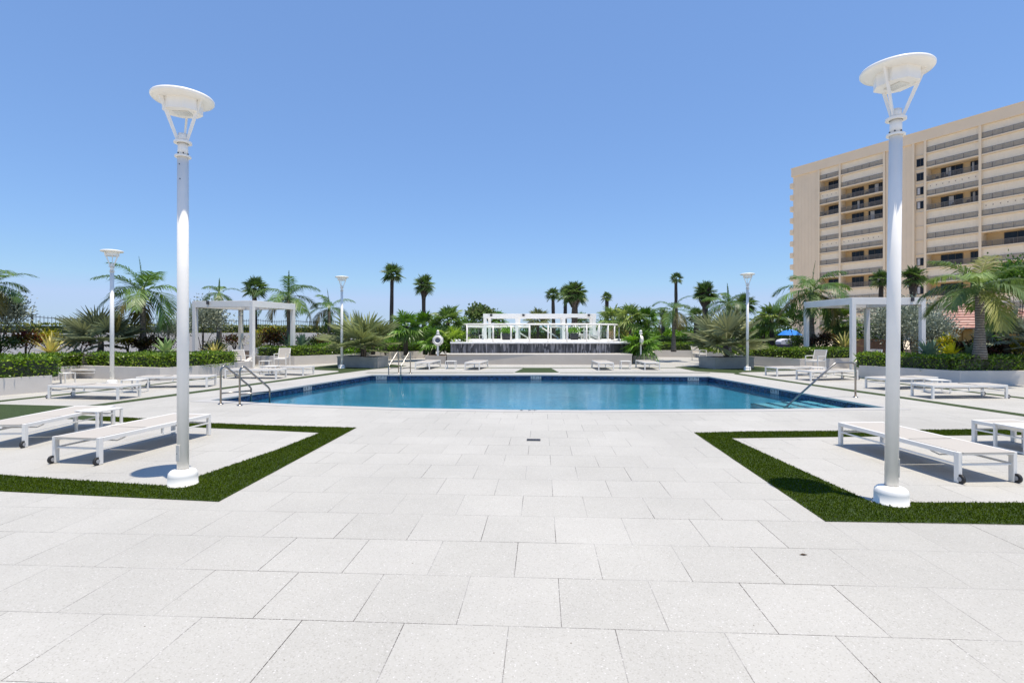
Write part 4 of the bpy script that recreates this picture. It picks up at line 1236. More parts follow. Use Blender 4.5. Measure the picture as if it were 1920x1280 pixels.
# ------------------------------------------------------------------ raised platform with fountain wall, railing, pergola
def Q(px, Z): return P(px, Z)
pf = thing('fountain_terrace', 'raised terrace with dark mosaic fountain wall across the pool', 'terrace', P(1010, 28))
def wpart(name, pts, z0, z1, m, bevel=0, parent=pf):
    b = MB(); off = Vector(parent.location); b.prism([(p.x - off.x, p.y - off.y) for p in pts], z0, z1); return b.build(name, m, parent, bevel)
wpart('basin_wall', [G(838, 683), G(1185, 683.4), P(1185, 28.55), P(838, 28.55)], 0.003, .50, M['beige'])
wpart('basin_ledge', [P(837, 27.12), P(1186, 27.1), P(1186, 28.6), P(837, 28.6)], .50, .535, mat_cache('pale_ledge', (.62, .58, .52), .7), .008)
wpart('mosaic_wall', [P(845, 28.3), P(1148, 28.3), P(1148.5, 28.9), P(1180, 28.9), P(1180, 33), P(845, 33)], .534, 1.05, M['mosaic'])
wpart('dark_wall_strip', [P(1146.5, 28.22), P(1152, 28.22), P(1152, 28.8), P(1146.5, 28.8)], .536, 1.052, mat_cache('black_wall_strip', (.02, .02, .024), .3))  # narrow black strip where the mosaic wall steps back
wpart('terrace_floor', [P(844, 28.15), P(1182, 28.15), P(1182, 42), P(844, 42)], 1.055, 1.135, mat_cache('white_terrace_paint', (.80, .79, .77), .6), .01)
off = Vector(pf.location)
# glass railing
rl = thing('glass_railing', 'white glass railing with curved right corner along the terrace front', 'railing', P(1010, 28.6, 1.13))
zt, zr = 1.136, 2.09
ro = Vector(rl.location)
path = [(865, 31.5), (875.5, 28.9), (924.6, 28.55), (958.3, 28.5), (993, 28.5), (1027.8, 28.5), (1063, 28.5), (1100, 28.55), (1123, 28.7), (1140, 29.1), (1152, 29.8), (1160.5, 31.2), (1161, 34)]
pw = [P(px, Z) for px, Z in path]
def rel3(p, z): return (p.x - ro.x, p.y - ro.y, z - ro.z)
for p in pw:
    b = MB(); b.tube([rel3(p, zt), rel3(p, zr - .02)], .045, 8); b.build('post', M['white'], rl)
b = MB(); b.tube([rel3(p, zr) for p in pw], .048, 8); b.build('top_rail', M['white'], rl)
b = MB(); b.tube([rel3(p, zt + .07) for p in pw], .035, 8); b.build('bottom_rail', M['white'], rl)
for i in range(len(pw) - 1):
    a, e = pw[i], pw[i + 1]; dd = (e - a).normalized() * .07
    b = MB(); b.bar(Vector(rel3(a + dd, (zt + zr) / 2 + .04)), Vector(rel3(e - dd, (zt + zr) / 2 + .04)), .012, zr - zt - .22); b.build('glass_pane', M['rail_glass'], rl)
# back railing with a gap for the beach stairs
for (path, lb) in (([(876, 38), (905, 39.5), (940, 40), (970, 40), (992.5, 40)], 'rear white glass railing left of the beach stair gap'),
                   ([(1033, 40), (1065, 40), (1095, 40), (1122, 39.7), (1140, 38)], 'rear white glass railing right of the beach stair gap')):
    pw = [P(px, Z) for px, Z in path]; r2 = thing('glass_railing', lb, 'railing', (pw[0].x, pw[0].y, 1.13)); ro = Vector(r2.location)
    for p in pw:
        b = MB(); b.tube([rel3(p, zt), rel3(p, zr - .03)], .06, 8); b.build('post', M['white'], r2)
    b = MB(); b.tube([rel3(p, zr - .02) for p in pw], .07, 8); b.build('top_rail', M['white'], r2)
    for i in range(len(pw) - 1):
        a, e = pw[i], pw[i + 1]; dd = (e - a).normalized() * .1
        b = MB(); b.bar(Vector(rel3(a + dd, (zt + zr) / 2)), Vector(rel3(e - dd, (zt + zr) / 2)), .012, zr - zt - .2); b.build('glass_pane', M['rail_glass'], r2)
for px, s, lb in ((983, -1, 'white stair handrail sloping down behind the left side of the terrace gap'), (1040, -1, 'white stair handrail sloping down behind the right side of the terrace gap')):
    a = P(px - 24, 40.6, 2.0); e = P(px + 6, 40.9, 1.25)
    b = MB(); b.tube([Vector((0, 0, 0)), e - a], .05, 8); b.tube([(e - a), (e - a) - Vector((0, 0, .12))], .05, 8); o = b.build('stair_rail', M['white'], None, 0, a); tag(o, lb, 'handrail')
# terrace pergola
zp = 2.95; Zp = 37.0; Zq = 40.5
t = thing('pergola', 'long low white pergola standing on the fountain terrace', 'pergola', P(1012, Zp, 1.13), 0, 'white square pergolas'); ro = Vector(t.location)
for px, Z in ((909.5, Zp), (969, Zp), (1057, Zp), (1114, Zp), (918, Zq - .3), (973, Zq - .3), (1053, Zq - .3), (1108, Zq - .3)):
    p = P(px, Z); b = MB(); q = rel3(p, 0); b.box((q[0], q[1], (zp - .26 - 1.134) / 2 + .004), (.21, .21, zp - .26 - 1.134), YAW); b.build('post', M['pergola'], t)
for (a, e) in (((906, Zp), (1117.5, Zp)), ((912, Zq - .3), (1112, Zq - .3))):
    b = MB(); b.bar(Vector(rel3(P(*a), zp - .13)), Vector(rel3(P(*e), zp - .13)), .20, .26); b.build('beam', M['pergola'], t, bevel=.01)
for k, px in enumerate((909.5, 969, 1057, 1114)):
    b = MB(); b.bar(Vector(rel3(P(px, Zp + .14), zp - .16)), Vector(rel3(P(960 + (px - 960) * (Zp / (Zq - .44)) + 0, Zq - .44), zp - .16)), .16, .20); b.build('beam', M['pergola'], t)
for px in (921, 981.5, 1104):
    q = rel3(P(px, Zp - .18), zp - .10); b = MB(); b.box(q, (.16, .10, .17), YAW); b.build('spotlight', M['darkgrey'], t)

# terrace furniture
M['pot'] = mat('charcoal_pot', (.03, .03, .034), .6, var=.2)
def pot(px, Z, label, seed):
    p = P(px, Z, 1.137); t = thing('flower_pot', label, 'flower pot', p, 0, 'dark square pots on the terrace')
    b = MB(); s = .25
    b._add([(-s * .86, -s * .86, 0), (s * .86, -s * .86, 0), (s * .86, s * .86, 0), (-s * .86, s * .86, 0), (-s, -s, .46), (s, -s, .46), (s, s, .46), (-s, s, .46)],
           [(3, 2, 1, 0), (0, 1, 5, 4), (1, 2, 6, 5), (2, 3, 7, 6), (3, 0, 4, 7), (4, 5, 6, 7)])
    b.build('pot', M['pot'], t, bevel=.02)
    rg_ = np.random.default_rng(seed); n_ = 420
    c = rg_.normal(0, 1, (n_, 3)) * np.array([[.19, .19, .10]]) + np.array([[0, 0, .60]])
    f = Fol(); V_, C_ = leaf_quads(rg_, c, np.tile([[0, 0, 1.]], (n_, 1)), .12, .05, pick(rg_, 'bright', n_)); f.add(V_, C_); f.build('plant', M['leaf'], t)
pot(949, 31.5, 'dark pot with leafy plant on the left half of the terrace', 1)
pot(1077, 31.5, 'dark pot with leafy plant in front of the white deck chair', 2)
def adirondack(px, Z, rz, label):
    p = P(px, Z, 1.137); t = thing('deck_chair', label, 'deck chair', p, rz, 'white slatted deck chairs on the terrace')
    b = MB(); b.bar((0, -.28, .40), (0, .28, .26), .54, .04); b.build('seat', M['white'], t)
    b = MB()
    for k in range(5):
        x = -.22 + k * .11; b.bar((x, .24, .24), (x * 1.15, .58, 1.00 - .06 * abs(k - 2)), .095, .025)
    b.bar((-.25, .42, .62), (.25, .42, .62), .03, .06); b.build('backrest', M['white'], t)
    for s in (-1, 1):
        b = MB(); b.bar((s * .33, -.36, .60), (s * .33, .42, .60), .12, .03); b.build('arm', M['white'], t)
        b = MB(); b.bar((s * .31, -.28, 0.003), (s * .31, -.28, .585), .09, .04); b.build('leg', M['white'], t)
        b = MB(); b.bar((s * .29, -.2, .36), (s * .29, .5, .03), .03, .10); b.build('leg', M['white'], t)
adirondack(1084, 33.0, R(15), 'white slatted deck chair with fan back behind the right terrace pot')
adirondack(1110, 32.5, R(-75), 'white slatted deck chair leaning back in profile on the right of the terrace')
dup(tb, P(906, 31.5, 1.137), .1, 'small white table at the left end of the terrace')
dup(tb, P(1096, 33.0, 1.137), .1, 'small white table between the two terrace deck chairs')

# low planting boxes at both ends of the terrace
def end_box(x0, x1, label):
    a, b_ = G(x0, 681.5), G(x1, 682.5)
    c = MB(); c.prism([xy(a), xy(b_), xy(b_ + Vector((.02, 1.8, 0))), xy(a + Vector((-.02, 1.8, 0)))], 0.003, .42)
    t = c.build('planter_box', M['beige'], bevel=.01); tag(t, label, 'planter box')
    s_ = MB(); s_.prism([xy(a + Vector((.1, .12, 0))), xy(b_ + Vector((-.1, .12, 0))), xy(b_ + Vector((-.1, 1.7, 0))), xy(a + Vector((.1, 1.7, 0)))], .415, .44); s_.build('soil', M['soil'], t)
end_box(797, 836.5, 'low beige planter box left of the fountain wall under the life ring')
end_box(1187, 1230, 'low beige planter box right of the fountain wall under the green fan palm')

# life ring stations
def ring_station(p, rz, label):
    t = thing('life_ring_stand', label, 'life ring stand', p, rz)
    b = MB(); b.bb(-.045, .045, -.03, .03, 0, .55); b.build('post', M['white'], t)
    b = MB(); ov = []
    for k in range(8):
        a = math.pi / 8 + k * math.pi / 4; ov.append((.30 * math.cos(a), .30 * math.sin(a)))
    vs = [(x, y, .80 + z) for y in (.0, .035) for x, z in ov]
    b._add(vs, [tuple(range(8)), tuple(reversed(range(8, 16)))] + [(k, k + 8, (k + 1) % 8 + 8, (k + 1) % 8) for k in range(8)])
    b.build('board', M['white'], t)
    b = MB(); b.lathe([(.03, 1.08), (.085, 1.11), (.09, 1.16), (.05, 1.21), (.075, 1.25), (.06, 1.31), (0, 1.34)], 14); b.build('finial', M['white'], t)
    b = MB(); ns, nr = 28, 10; vs = []; fs = []
    for i in range(ns):
        a = 2 * math.pi * i / ns
        for j in range(nr):
            g = 2 * math.pi * j / nr; rr = .185 + .055 * math.cos(g)
            vs.append((rr * math.cos(a), -.06 + .05 * math.sin(g), .80 + rr * math.sin(a)))
    for i in range(ns):
        for j in range(nr): fs.append((i * nr + j, ((i + 1) % ns) * nr + j, ((i + 1) % ns) * nr + (j + 1) % nr, i * nr + (j + 1) % nr))
    b._add(vs, fs, 0, True); b.build('life_ring', M['white'], t)
    b = MB(); b.lathe([(.0, 0), (.12, 0), (.12, .01), (0, .01)], 20); o = b.build('rope_bag', mat_cache('grey_blue_bag', (.20, .22, .28)), t); o.rotation_euler = (math.pi / 2, 0, 0); o.location = (0, -.005, .80)
    return t
ring_station(P(821, 27.4, .44), -.05, 'white life ring on a white board with finial left of the fountain wall')
ring_station(P(1201.5, 27.4, .44), R(88), 'white life ring board seen edge on before the green fan palm')

# ------------------------------------------------------------------ iron fence on the left
fpath = [P(px, Z) for px, Z in ((-150, 26.4), (60, 28.9), (300, 32.8), (480, 36.9), (668, 42))]
fl = []
for i in range(len(fpath) - 1):
    a, b_ = fpath[i], fpath[i + 1]; k = max(1, round((b_ - a).length / 2.5))
    for j in range(k): fl.append(a.lerp(b_, j / k))
fl.append(fpath[-1])
t = thing('iron_fence', 'dark iron picket fence with arched tops along the back left', 'fence', (fl[0].x, fl[0].y, 1.5)); ro = Vector(t.location)
for i, p in enumerate(fl):
    b = MB(); q = rel3(p, 1.5); b.bb(q[0] - .035, q[0] + .035, q[1] - .035, q[1] + .035, 0, 1.16); b.build('post', M['iron'], t)
for i in range(len(fl) - 1):
    a, e = fl[i], fl[i + 1]; Ls = (e - a).length; npk = int(Ls / .155); b = MB(); arc = []
    for k in range(npk + 1):
        f_ = k / npk; q = a.lerp(e, f_); top = 2.42 + .12 * (abs(f_ - .5) * 2) ** 2
        arc.append(Vector(rel3(q, top)))
        if 0 < k < npk:
            v = rel3(q, 0); b.box((v[0], v[1], (1.3 + top + .10) / 2 - 1.3 + .0), (.018, .018, top + .10 - 1.7))
    b.tube(arc, .018, 5); b.bar(Vector(rel3(a, 1.75)), Vector(rel3(e, 1.75)), .03, .03)
    b.build('picket_panel', M['iron'], t)

# ------------------------------------------------------------------ hedges
hg = 'clipped green hedges on the planter walls'
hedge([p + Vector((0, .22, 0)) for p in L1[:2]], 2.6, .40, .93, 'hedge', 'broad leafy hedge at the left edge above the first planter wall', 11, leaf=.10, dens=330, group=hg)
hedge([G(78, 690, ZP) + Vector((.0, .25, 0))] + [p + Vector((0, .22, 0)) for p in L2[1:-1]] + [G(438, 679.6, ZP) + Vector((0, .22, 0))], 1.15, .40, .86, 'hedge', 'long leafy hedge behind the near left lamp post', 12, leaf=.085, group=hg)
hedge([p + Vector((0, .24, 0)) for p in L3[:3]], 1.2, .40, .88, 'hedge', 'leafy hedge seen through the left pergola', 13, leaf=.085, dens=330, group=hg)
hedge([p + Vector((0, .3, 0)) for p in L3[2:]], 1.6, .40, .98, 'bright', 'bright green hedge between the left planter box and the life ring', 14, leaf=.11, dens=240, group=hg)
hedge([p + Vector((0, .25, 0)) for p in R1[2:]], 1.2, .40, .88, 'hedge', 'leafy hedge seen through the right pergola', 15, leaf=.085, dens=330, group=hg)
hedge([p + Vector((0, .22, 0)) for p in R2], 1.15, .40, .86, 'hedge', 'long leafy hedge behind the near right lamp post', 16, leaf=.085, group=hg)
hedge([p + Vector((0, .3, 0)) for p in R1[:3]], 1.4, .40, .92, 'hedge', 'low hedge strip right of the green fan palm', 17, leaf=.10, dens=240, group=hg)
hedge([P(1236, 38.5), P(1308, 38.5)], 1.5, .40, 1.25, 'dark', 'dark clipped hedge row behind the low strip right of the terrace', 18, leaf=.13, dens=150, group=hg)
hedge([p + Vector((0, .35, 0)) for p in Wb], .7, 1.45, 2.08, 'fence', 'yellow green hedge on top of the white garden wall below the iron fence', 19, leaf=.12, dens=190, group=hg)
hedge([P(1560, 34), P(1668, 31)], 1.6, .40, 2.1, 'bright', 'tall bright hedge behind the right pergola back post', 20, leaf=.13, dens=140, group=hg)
hedge([P(700, 47), P(960, 48), P(1240, 48), P(1500, 47)], 3.5, -.02, 1.75, 'mid', 'far band of coastal scrub behind the terrace', 21, leaf=.26, dens=34, name='coastal_scrub', wav=.25)

# ------------------------------------------------------------------ palms, left to right
feather_palm(-18, 19, .85, 536, 58, 'feather palm cut by the left edge with one arching frond', 101, trunk=.10)
feather_palm(268, 21.5, .85, 549, 78, 'large feather palm behind the farthest left lamp post with drooping fronds', 109, nf=13, trunk=.125, dead=3)
feather_palm(411, 30.5, .42, 551, 34, 'short feather palm over the left pergola left beam with thick trunk', 103, nf=9, trunk=.15, dead=1, dr=(1.4, 2.2))
feather_palm(541, 29.5, .60, 556, 55, 'feather palm behind the right post of the left pergola', 104, nf=12, trunk=.12)
feather_palm(617, 31.5, .60, 578, 42, 'feather palm left of the distant left lamp post', 105, nf=10, trunk=.11)
feather_palm(1263, 30, .60, 583, 44, 'feather palm rising behind the dark hedge right of the terrace', 106, nf=11, trunk=.12)
feather_palm(1366, 27, .60, 572, 46, 'feather palm with upright spear behind the right planter box', 107, nf=12, trunk=.12)
feather_palm(1522, 27.6, .85, 548, 66, 'feather palm behind the left post of the right pergola', 108, nf=14, trunk=.14, dead=2)
feather_palm(1837, 16.8, .85, 540, 92, 'big feather palm with glossy arching fronds in front of the yellow house', 112, nf=14, trunk=.15, dead=0, pal=((.09, .15, .05), (.13, .20, .07), (.07, .12, .04), (.15, .17, .05)), nl=52, spear=False, elo=-.32, dr=(0.85, 1.5))

sb = dict(boots=True)
fan_palm(735, 42, 0, 513, 25, 'tallest slim fan palm, left of the terrace against the sky', 201, nl=26, trunk=.15, px0=732)
fan_palm(795, 42, 0, 534, 24, 'slim fan palm with ragged leaf bases just right of the tallest one', 202, nl=24, trunk=.16, boots=True, px0=793)
fan_palm(478, 34, 0, 541, 27, 'fan palm crown above the left pergola', 203, nl=26, trunk=.15)
fan_palm(1037, 44, 0, 552, 18, 'smaller fan palm left of the pair above the terrace pergola', 204, nl=20, trunk=.15, px0=1040)
fan_palm(1060, 46, 0, 551, 20, 'slim fan palm half hidden beside the thick trunked one', 205, nl=20, trunk=.16)
fan_palm(1077, 40, 0, 549, 29, 'full fan palm with thick booted trunk above the terrace pergola', 206, nl=34, trunk=.24, boots=True)
fan_palm(1137.5, 55, 0, 557, 13, 'small far fan palm right of the terrace pergola', 207, nl=20, trunk=.2)
fan_palm(1322, 36, 0, 549, 27, 'stout fan palm with booted trunk left of the right far lamp', 208, nl=30, trunk=.2, boots=True)
fan_palm(1268, 45, 0, 523, 15, 'tall thin fan palm rising above the feather palm right of the terrace', 209, nl=16, trunk=.14)
fan_palm(1712, 40, 0, 519, 25, 'fan palm in front of the building just right of the near lamp post', 210, nl=26, trunk=.2, boots=True)
fan_palm(1652, 42, 0, 524, 22, 'fan palm in front of the building half hidden by the near lamp post', 211, nl=24, trunk=.18)
fan_palm(1243, 41, 0, 588, 14, 'low fan palm left of the feather palm beyond the dark hedge', 212, nl=18, trunk=.15)
fan_palm(1305, 41, 0, 592, 20, 'low fan palm beside the stout booted palm', 213, nl=22, trunk=.2)
fan_palm(1395, 32, .4, 570, 26, 'fan palm behind the distant right lamp post', 214, nl=24, trunk=.16)

SIL = ((.13, .16, .12), (.17, .20, .15), (.10, .125, .09))
bk = dict(name='silver_fan_palm', m='matte_leaf', pet=.45, blade=.66, group='silvery fan palms with stiff leaves', droop=.12, nseg=32, tm='bark_dark')
fan_palm(188, 20.3, .85, 640, 72, 'silvery fan palm left of the large feather palm', 301, nl=15, trunk=.10, elo=-.15, ehi=1.3, pal=((.10, .13, .085), (.13, .16, .10), (.08, .10, .06)), **bk)
bkk = dict(bk); bkk['group'] = 'silvery fan palms with stiff leaves'
def at_box(c): return c
zc = .50
def silver_at(c, z0, cyr, Rm, label, seed, nl, **kw):
    """Same fan palm placed at a world point."""
    Z = c.y * CY - c.x * SY; px = 960 + F * (c.x * CY + c.y * SY) / Z
    fan_palm(px, Z, z0, HZ + (H - (z0 + cyr)) * F / Z, Rm * F / Z, label, seed, nl=nl, **kw)
silver_at(cL_, .48, .50, 1.95, 'spiky silver green fan palm growing in the left grey planter box', 302, 17, trunk=.13, elo=-.1, ehi=1.35, pal=((.13, .17, .08), (.17, .21, .10), (.10, .13, .06)), **bk)
silver_at(cR_, .48, .55, 1.95, 'spiky silver green fan palm growing in the right grey planter box', 303, 17, trunk=.13, elo=-.1, ehi=1.35, pal=((.15, .18, .11), (.19, .22, .13), (.11, .14, .08)), **bk)
fan_palm(1888, 17.6, .85, 634, 56, 'blue grey fan palm right of the big feather palm trunk', 304, nl=14, trunk=.10, elo=-.1, ehi=1.35, pal=((.12, .155, .13), (.16, .20, .17), (.09, .12, .10)), **bk)
fan_palm(1945, 17.0, .85, 648, 50, 'blue grey fan palm cut by the right edge of the photo', 305, nl=12, trunk=.10, elo=-.1, ehi=1.35, pal=((.12, .155, .13), (.16, .20, .17), (.09, .12, .10)), **bk)

BR = ((.075, .16, .025), (.10, .21, .035), (.05, .11, .02))
BY = ((.10, .17, .05), (.16, .22, .07), (.06, .11, .03))
gf = 'bushy green fan palms around the terrace'
low = [(762, 30, .4, 612, 40, 'bushy fan palm behind the left planter box palm', BR), (700, 31, .4, 632, 34, 'low grey green fan palm right behind the left planter box palm', ((.12, .15, .07), (.16, .18, .09))),
       (797, 31, .4, 610, 36, 'bushy fan palm between the two tall slim palms and the terrace', BR), (840, 30.5, .4, 602, 40, 'rounded glossy fan palm left of the terrace', BY),
       (812, 29.2, .4, 640, 34, 'low fan palm just behind the life ring', BR), (852, 29.6, .4, 640, 40, 'yellow green fan palm beside the left end of the fountain wall', ((.13, .22, .03), (.17, .26, .05))),
       (1150, 33, .4, 600, 38, 'glossy fan palm behind the curved railing corner', BY), (1182, 31, .4, 596, 38, 'glossy fan palm cluster right of the terrace', BY),
       (1212, 31.5, .4, 600, 32, 'fan palm on the right flank of the glossy cluster', BR), (1203, 28.0, .44, 645, 42, 'dense green fan palm in the box right of the fountain wall', BR),
       (1447, 31, .4, 596, 36, 'rounded yellow green fan palm left of the blue umbrella', BY), (1432, 33, .4, 610, 26, 'smaller fan palm beside the rounded yellow green one', BR),
       (1570, 31, .4, 600, 40, 'dark fan palm seen through the right pergola', ((.05, .09, .02), (.08, .12, .03))), (935, 42.8, .4, 600, 22, 'fan palm seen through the left bay of the terrace pergola', BR),
       (1008, 43.5, .4, 600, 30, 'spiky fan palm seen through the middle of the terrace railing', ((.09, .12, .05), (.12, .15, .07))), (1090, 43.2, .4, 603, 22, 'fan palm seen through the right bay of the terrace pergola', BR)]
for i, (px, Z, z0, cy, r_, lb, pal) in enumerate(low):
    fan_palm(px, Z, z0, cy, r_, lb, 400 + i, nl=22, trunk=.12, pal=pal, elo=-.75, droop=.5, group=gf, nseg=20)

# ------------------------------------------------------------------ shrubs
sg = 'mixed shrubs in the planting beds'
shr = [
 (0, 590, 19.5, 38, 48, 'silver', 'pale silvery shrub at the left edge of the photo', dict(n_=4200, leaf=.11, z0=.85, m='matte_leaf', nclump=46)),
 (-8, 650, 19.2, 42, 20, 'dark', 'dark shrub under the silvery one at the left edge', dict(n_=900, leaf=.10, z0=.5)),
 (48, 640, 20.2, 24, 16, 'croton', 'reddish mottled shrub near the left edge', dict(n_=700, leaf=.13, z0=.6)),
 (92, 636, 21.5, 24, 14, 'yellow', 'yellow leaved shrub behind the variegated yucca at left', dict(n_=700, leaf=.12, z0=.6)),
 (150, 640, 21.8, 28, 16, 'dcroton', 'dark shrub below the left silvery fan palm', dict(n_=900, leaf=.12, z0=.6)),
 (240, 643, 21.8, 26, 15, 'yellow', 'dark shrub flecked yellow at the foot of the large feather palm', dict(n_=700, leaf=.12, z0=.85)),
 (285, 646, 21.4, 30, 15, 'dcroton', 'dark red shrub at the foot of the large feather palm', dict(n_=1100, leaf=.12, z0=.85)),
 (318, 622, 23.5, 26, 26, 'silver', 'pale silvery shrub behind the near left lamp pole', dict(n_=1500, leaf=.10, z0=.6, m='matte_leaf')),
 (380, 602, 27.8, 36, 46, 'silver', 'tall silvery shrub behind the left post of the left pergola', dict(n_=4600, leaf=.13, z0=.42, m='matte_leaf', nclump=44)),
 (402, 652, 29, 26, 14, 'dark', 'dark shrub under the short thick trunked palm', dict(n_=700, leaf=.11, z0=.5)),
 (440, 640, 31, 16, 12, 'croton', 'red brown shrub behind the left pergola back post', dict(n_=500, leaf=.13, z0=.6)),
 (513, 640, 29.8, 30, 22, 'croton', 'mottled dark red shrub seen through the left pergola', dict(n_=1400, leaf=.14, z0=.6)),
 (505, 628, 31, 30, 16, 'yellow', 'yellow green shrub behind the mottled one in the left pergola', dict(n_=900, leaf=.13, z0=.6)),
 (582, 648, 29.8, 24, 15, 'dark', 'dark shrub right of the left pergola', dict(n_=800, leaf=.12, z0=.6)),
 (600, 642, 30, 14, 12, 'croton', 'small orange red shrub left of the distant left lamp', dict(n_=450, leaf=.13, z0=.6)),
 (628, 636, 31.5, 24, 20, 'dark', 'dark shrub behind the distant left lamp', dict(n_=800, leaf=.14, z0=.4)),
 (740, 640, 33, 40, 18, 'dark', 'dark shrub right of the left planter box palm', dict(n_=1000, leaf=.14, z0=.4)),
 (723, 645, 29, 22, 12, 'bright', 'bright round clipped shrub behind the far pool rails', dict(n_=900, leaf=.10, z0=.42)),
 (903, 592, 43, 24, 18, 'grape', 'rounded olive shrub left of the terrace pergola against the sky', dict(n_=1500, leaf=.24, z0=0, ratio=.8)),
 (880, 615, 42.5, 30, 20, 'mid', 'green shrub behind the left end of the terrace railing', dict(n_=1100, leaf=.2, z0=0)),
 (1140, 620, 42.5, 34, 24, 'mid', 'green shrub behind the right end of the terrace railing', dict(n_=1200, leaf=.2, z0=0)),
 (1170, 625, 34, 24, 30, 'yellow', 'yellow orange shrub between the railing corner and the glossy palms', dict(n_=500, leaf=.18, z0=.4)),
 (1258, 630, 41.5, 40, 14, 'bright', 'light green shrub band behind the dark hedge', dict(n_=1200, leaf=.18, z0=.3)),
 (1330, 632, 40, 28, 12, 'mid', 'green shrub at the foot of the stout booted palm', dict(n_=900, leaf=.18, z0=.3)),
 (1385, 622, 33, 34, 26, 'mid', 'green shrub behind the distant right lamp', dict(n_=1500, leaf=.15, z0=.4)),
 (1496, 643, 30, 12, 12, 'dark', 'dark shrub just behind the left post of the right pergola', dict(n_=600, leaf=.12, z0=.6)),
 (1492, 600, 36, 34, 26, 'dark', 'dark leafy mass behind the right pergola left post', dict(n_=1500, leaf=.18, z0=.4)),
 (1535, 645, 27.2, 24, 15, 'dcroton', 'dark purple shrub below the feather palm in the right pergola', dict(n_=900, leaf=.12, z0=.85)),
 (1550, 634, 27.4, 10, 10, 'croton', 'small red tipped shrub in the right pergola', dict(n_=300, leaf=.12, z0=.85)),
 (1692, 612, 27.6, 62, 54, 'silver', 'large silvery shrub behind the near right lamp post', dict(n_=9500, leaf=.125, z0=.5, m='matte_leaf', nclump=90)),
 (1748, 622, 25, 30, 40, 'silver', 'silvery shrub between the right pergola and the yellow house', dict(n_=3200, leaf=.12, z0=.5, m='matte_leaf', nclump=40)),
 (1775, 645, 18.6, 12, 14, 'yellow', 'small yellow shrub right of the right pergola', dict(n_=350, leaf=.11, z0=.85)),
 (1836, 653, 18.2, 44, 15, 'dcroton', 'broad dark red shrub around the big feather palm trunk', dict(n_=2200, leaf=.11, z0=.85)),
 (1905, 655, 17.8, 34, 18, 'yellow', 'yellow green shrub at the right edge above the hedge', dict(n_=1200, leaf=.10, z0=.85)),
 (1862, 642, 19, 24, 14, 'bright', 'small green shrub right of the big feather palm trunk', dict(n_=600, leaf=.10, z0=.85)),
]
for i, (px, cy, Z, rx, ry, pal, lb, kw) in enumerate(shr):
    bush(px, cy, Z, rx, ry, pal, lb, 600 + i, group=sg, **kw)
# broadleaf tree at the right edge
bush(1912, 528, 25, 52, 42, 'mid', 'broadleaf tree at the right edge behind the big feather palm', 690, n_=3600, leaf=.17, z0=.4, name='broadleaf_tree', cat='tree', nclump=50)

VAR = ((.46, .44, .20), (.16, .24, .06), (.36, .38, .14))
BLU = ((.12, .19, .14), (.16, .24, .18))
GRN = ((.16, .26, .12), (.22, .32, .16))
for i, (px, py, Z, r_, pal, lb, kw) in enumerate([
 (96, 662, 20.2, 46, VAR, 'cream and green striped yucca above the hedge at far left', {}),
 (312, 661, 20.6, 34, GRN, 'pale green agave left of the near left lamp pole', dict(w=.09, nl=26)),
 (402, 659, 27.0, 36, VAR, 'cream striped yucca beside the left pergola left post', dict(z0=.42)),
 (484, 655, 29.2, 36, VAR, 'cream striped yucca seen through the left pergola', {}),
 (543, 655, 29.2, 30, BLU, 'blue green agave left of the left pergola right post', dict(w=.10, nl=26)),
 (566, 655, 29.2, 28, BLU, 'blue green agave right of the left pergola right post', dict(w=.10, nl=26)),
 (1583, 657, 26.8, 38, VAR, 'cream striped yucca seen through the right pergola', {}),
 (1742, 664, 18.4, 36, BLU, 'blue green agave behind the right pergola right post', dict(w=.10, nl=26)),
 (1782, 664, 18.2, 30, ((.52, .50, .03), (.42, .46, .04)), 'bright yellow rosette plant above the right hedge', dict(w=.09, nl=24)),
 (1818, 664, 18.0, 30, BLU, 'dark green agave right of the yellow rosette plant', dict(w=.09, nl=26)),
]):
    kw.setdefault('z0', .84); sword_plant(px, py, Z, r_, pal, lb, 800 + i, **kw)

# ------------------------------------------------------------------ things beyond the right hedge
M['blue'] = mat('bright_blue_canvas', (.02, .20, .62), .8, var=.1)
t = thing('beach_umbrella', 'bright blue open beach umbrella beyond the right hedge', 'umbrella', P(1481, 46, .02))
zt_ = zat(617.5, 46); ze = zat(628.5, 46)
b = MB(); vs = [(0, 0, zt_)]; 
for k in range(16):
    a = 2 * math.pi * k / 16; rr = 1.02 if k % 2 == 0 else .97
    vs.append((rr * math.cos(a), rr * math.sin(a), ze))
for k in range(16):
    a = 2 * math.pi * k / 16; vs.append((.55 * math.cos(a), .55 * math.sin(a), zt_ - .16))
fs = [(0, 17 + k, 17 + (k + 1) % 16) for k in range(16)] + [(17 + k, 1 + k, 1 + (k + 1) % 16, 17 + (k + 1) % 16) for k in range(16)]
b._add(vs, fs); b.build('canopy', M['blue'], t)
b = MB(); b.tube([(0, 0, -.02), (0, 0, zt_ + .05)], .03, 8); b.build('pole', M['white'], t)

t = thing('covered_cart', 'white fabric covered cart with dark underside beyond the right hedge', 'cart', P(1473, 40, .41))
zb, z2 = zat(649, 40), zat(635.5, 40)
b = MB(); prof = [(-.55, 0), (-.58, .25), (-.45, .42), (-.1, .50), (.35, .48), (.55, .34), (.6, .1), (.5, 0)]
vs = [(x, y, zb - .41 + .12 + z * .9) for y in (-.45, .45) for x, z in prof]; n8 = len(prof)
b._add(vs, [tuple(range(n8)), tuple(reversed(range(n8, 2 * n8)))] + [(k, n8 + k, n8 + (k + 1) % n8, (k + 1) % n8) for k in range(n8)])
b.build('cover', mat_cache('white_cover_cloth', (.76, .75, .78), .8), t, bevel=.04)
b = MB(); b.bb(-.5, .5, -.4, .4, 0.0, zb - .41 + .13); b.build('cart_body', mat_cache('dark_mauve_cart', (.12, .10, .14)), t, bevel=.02)

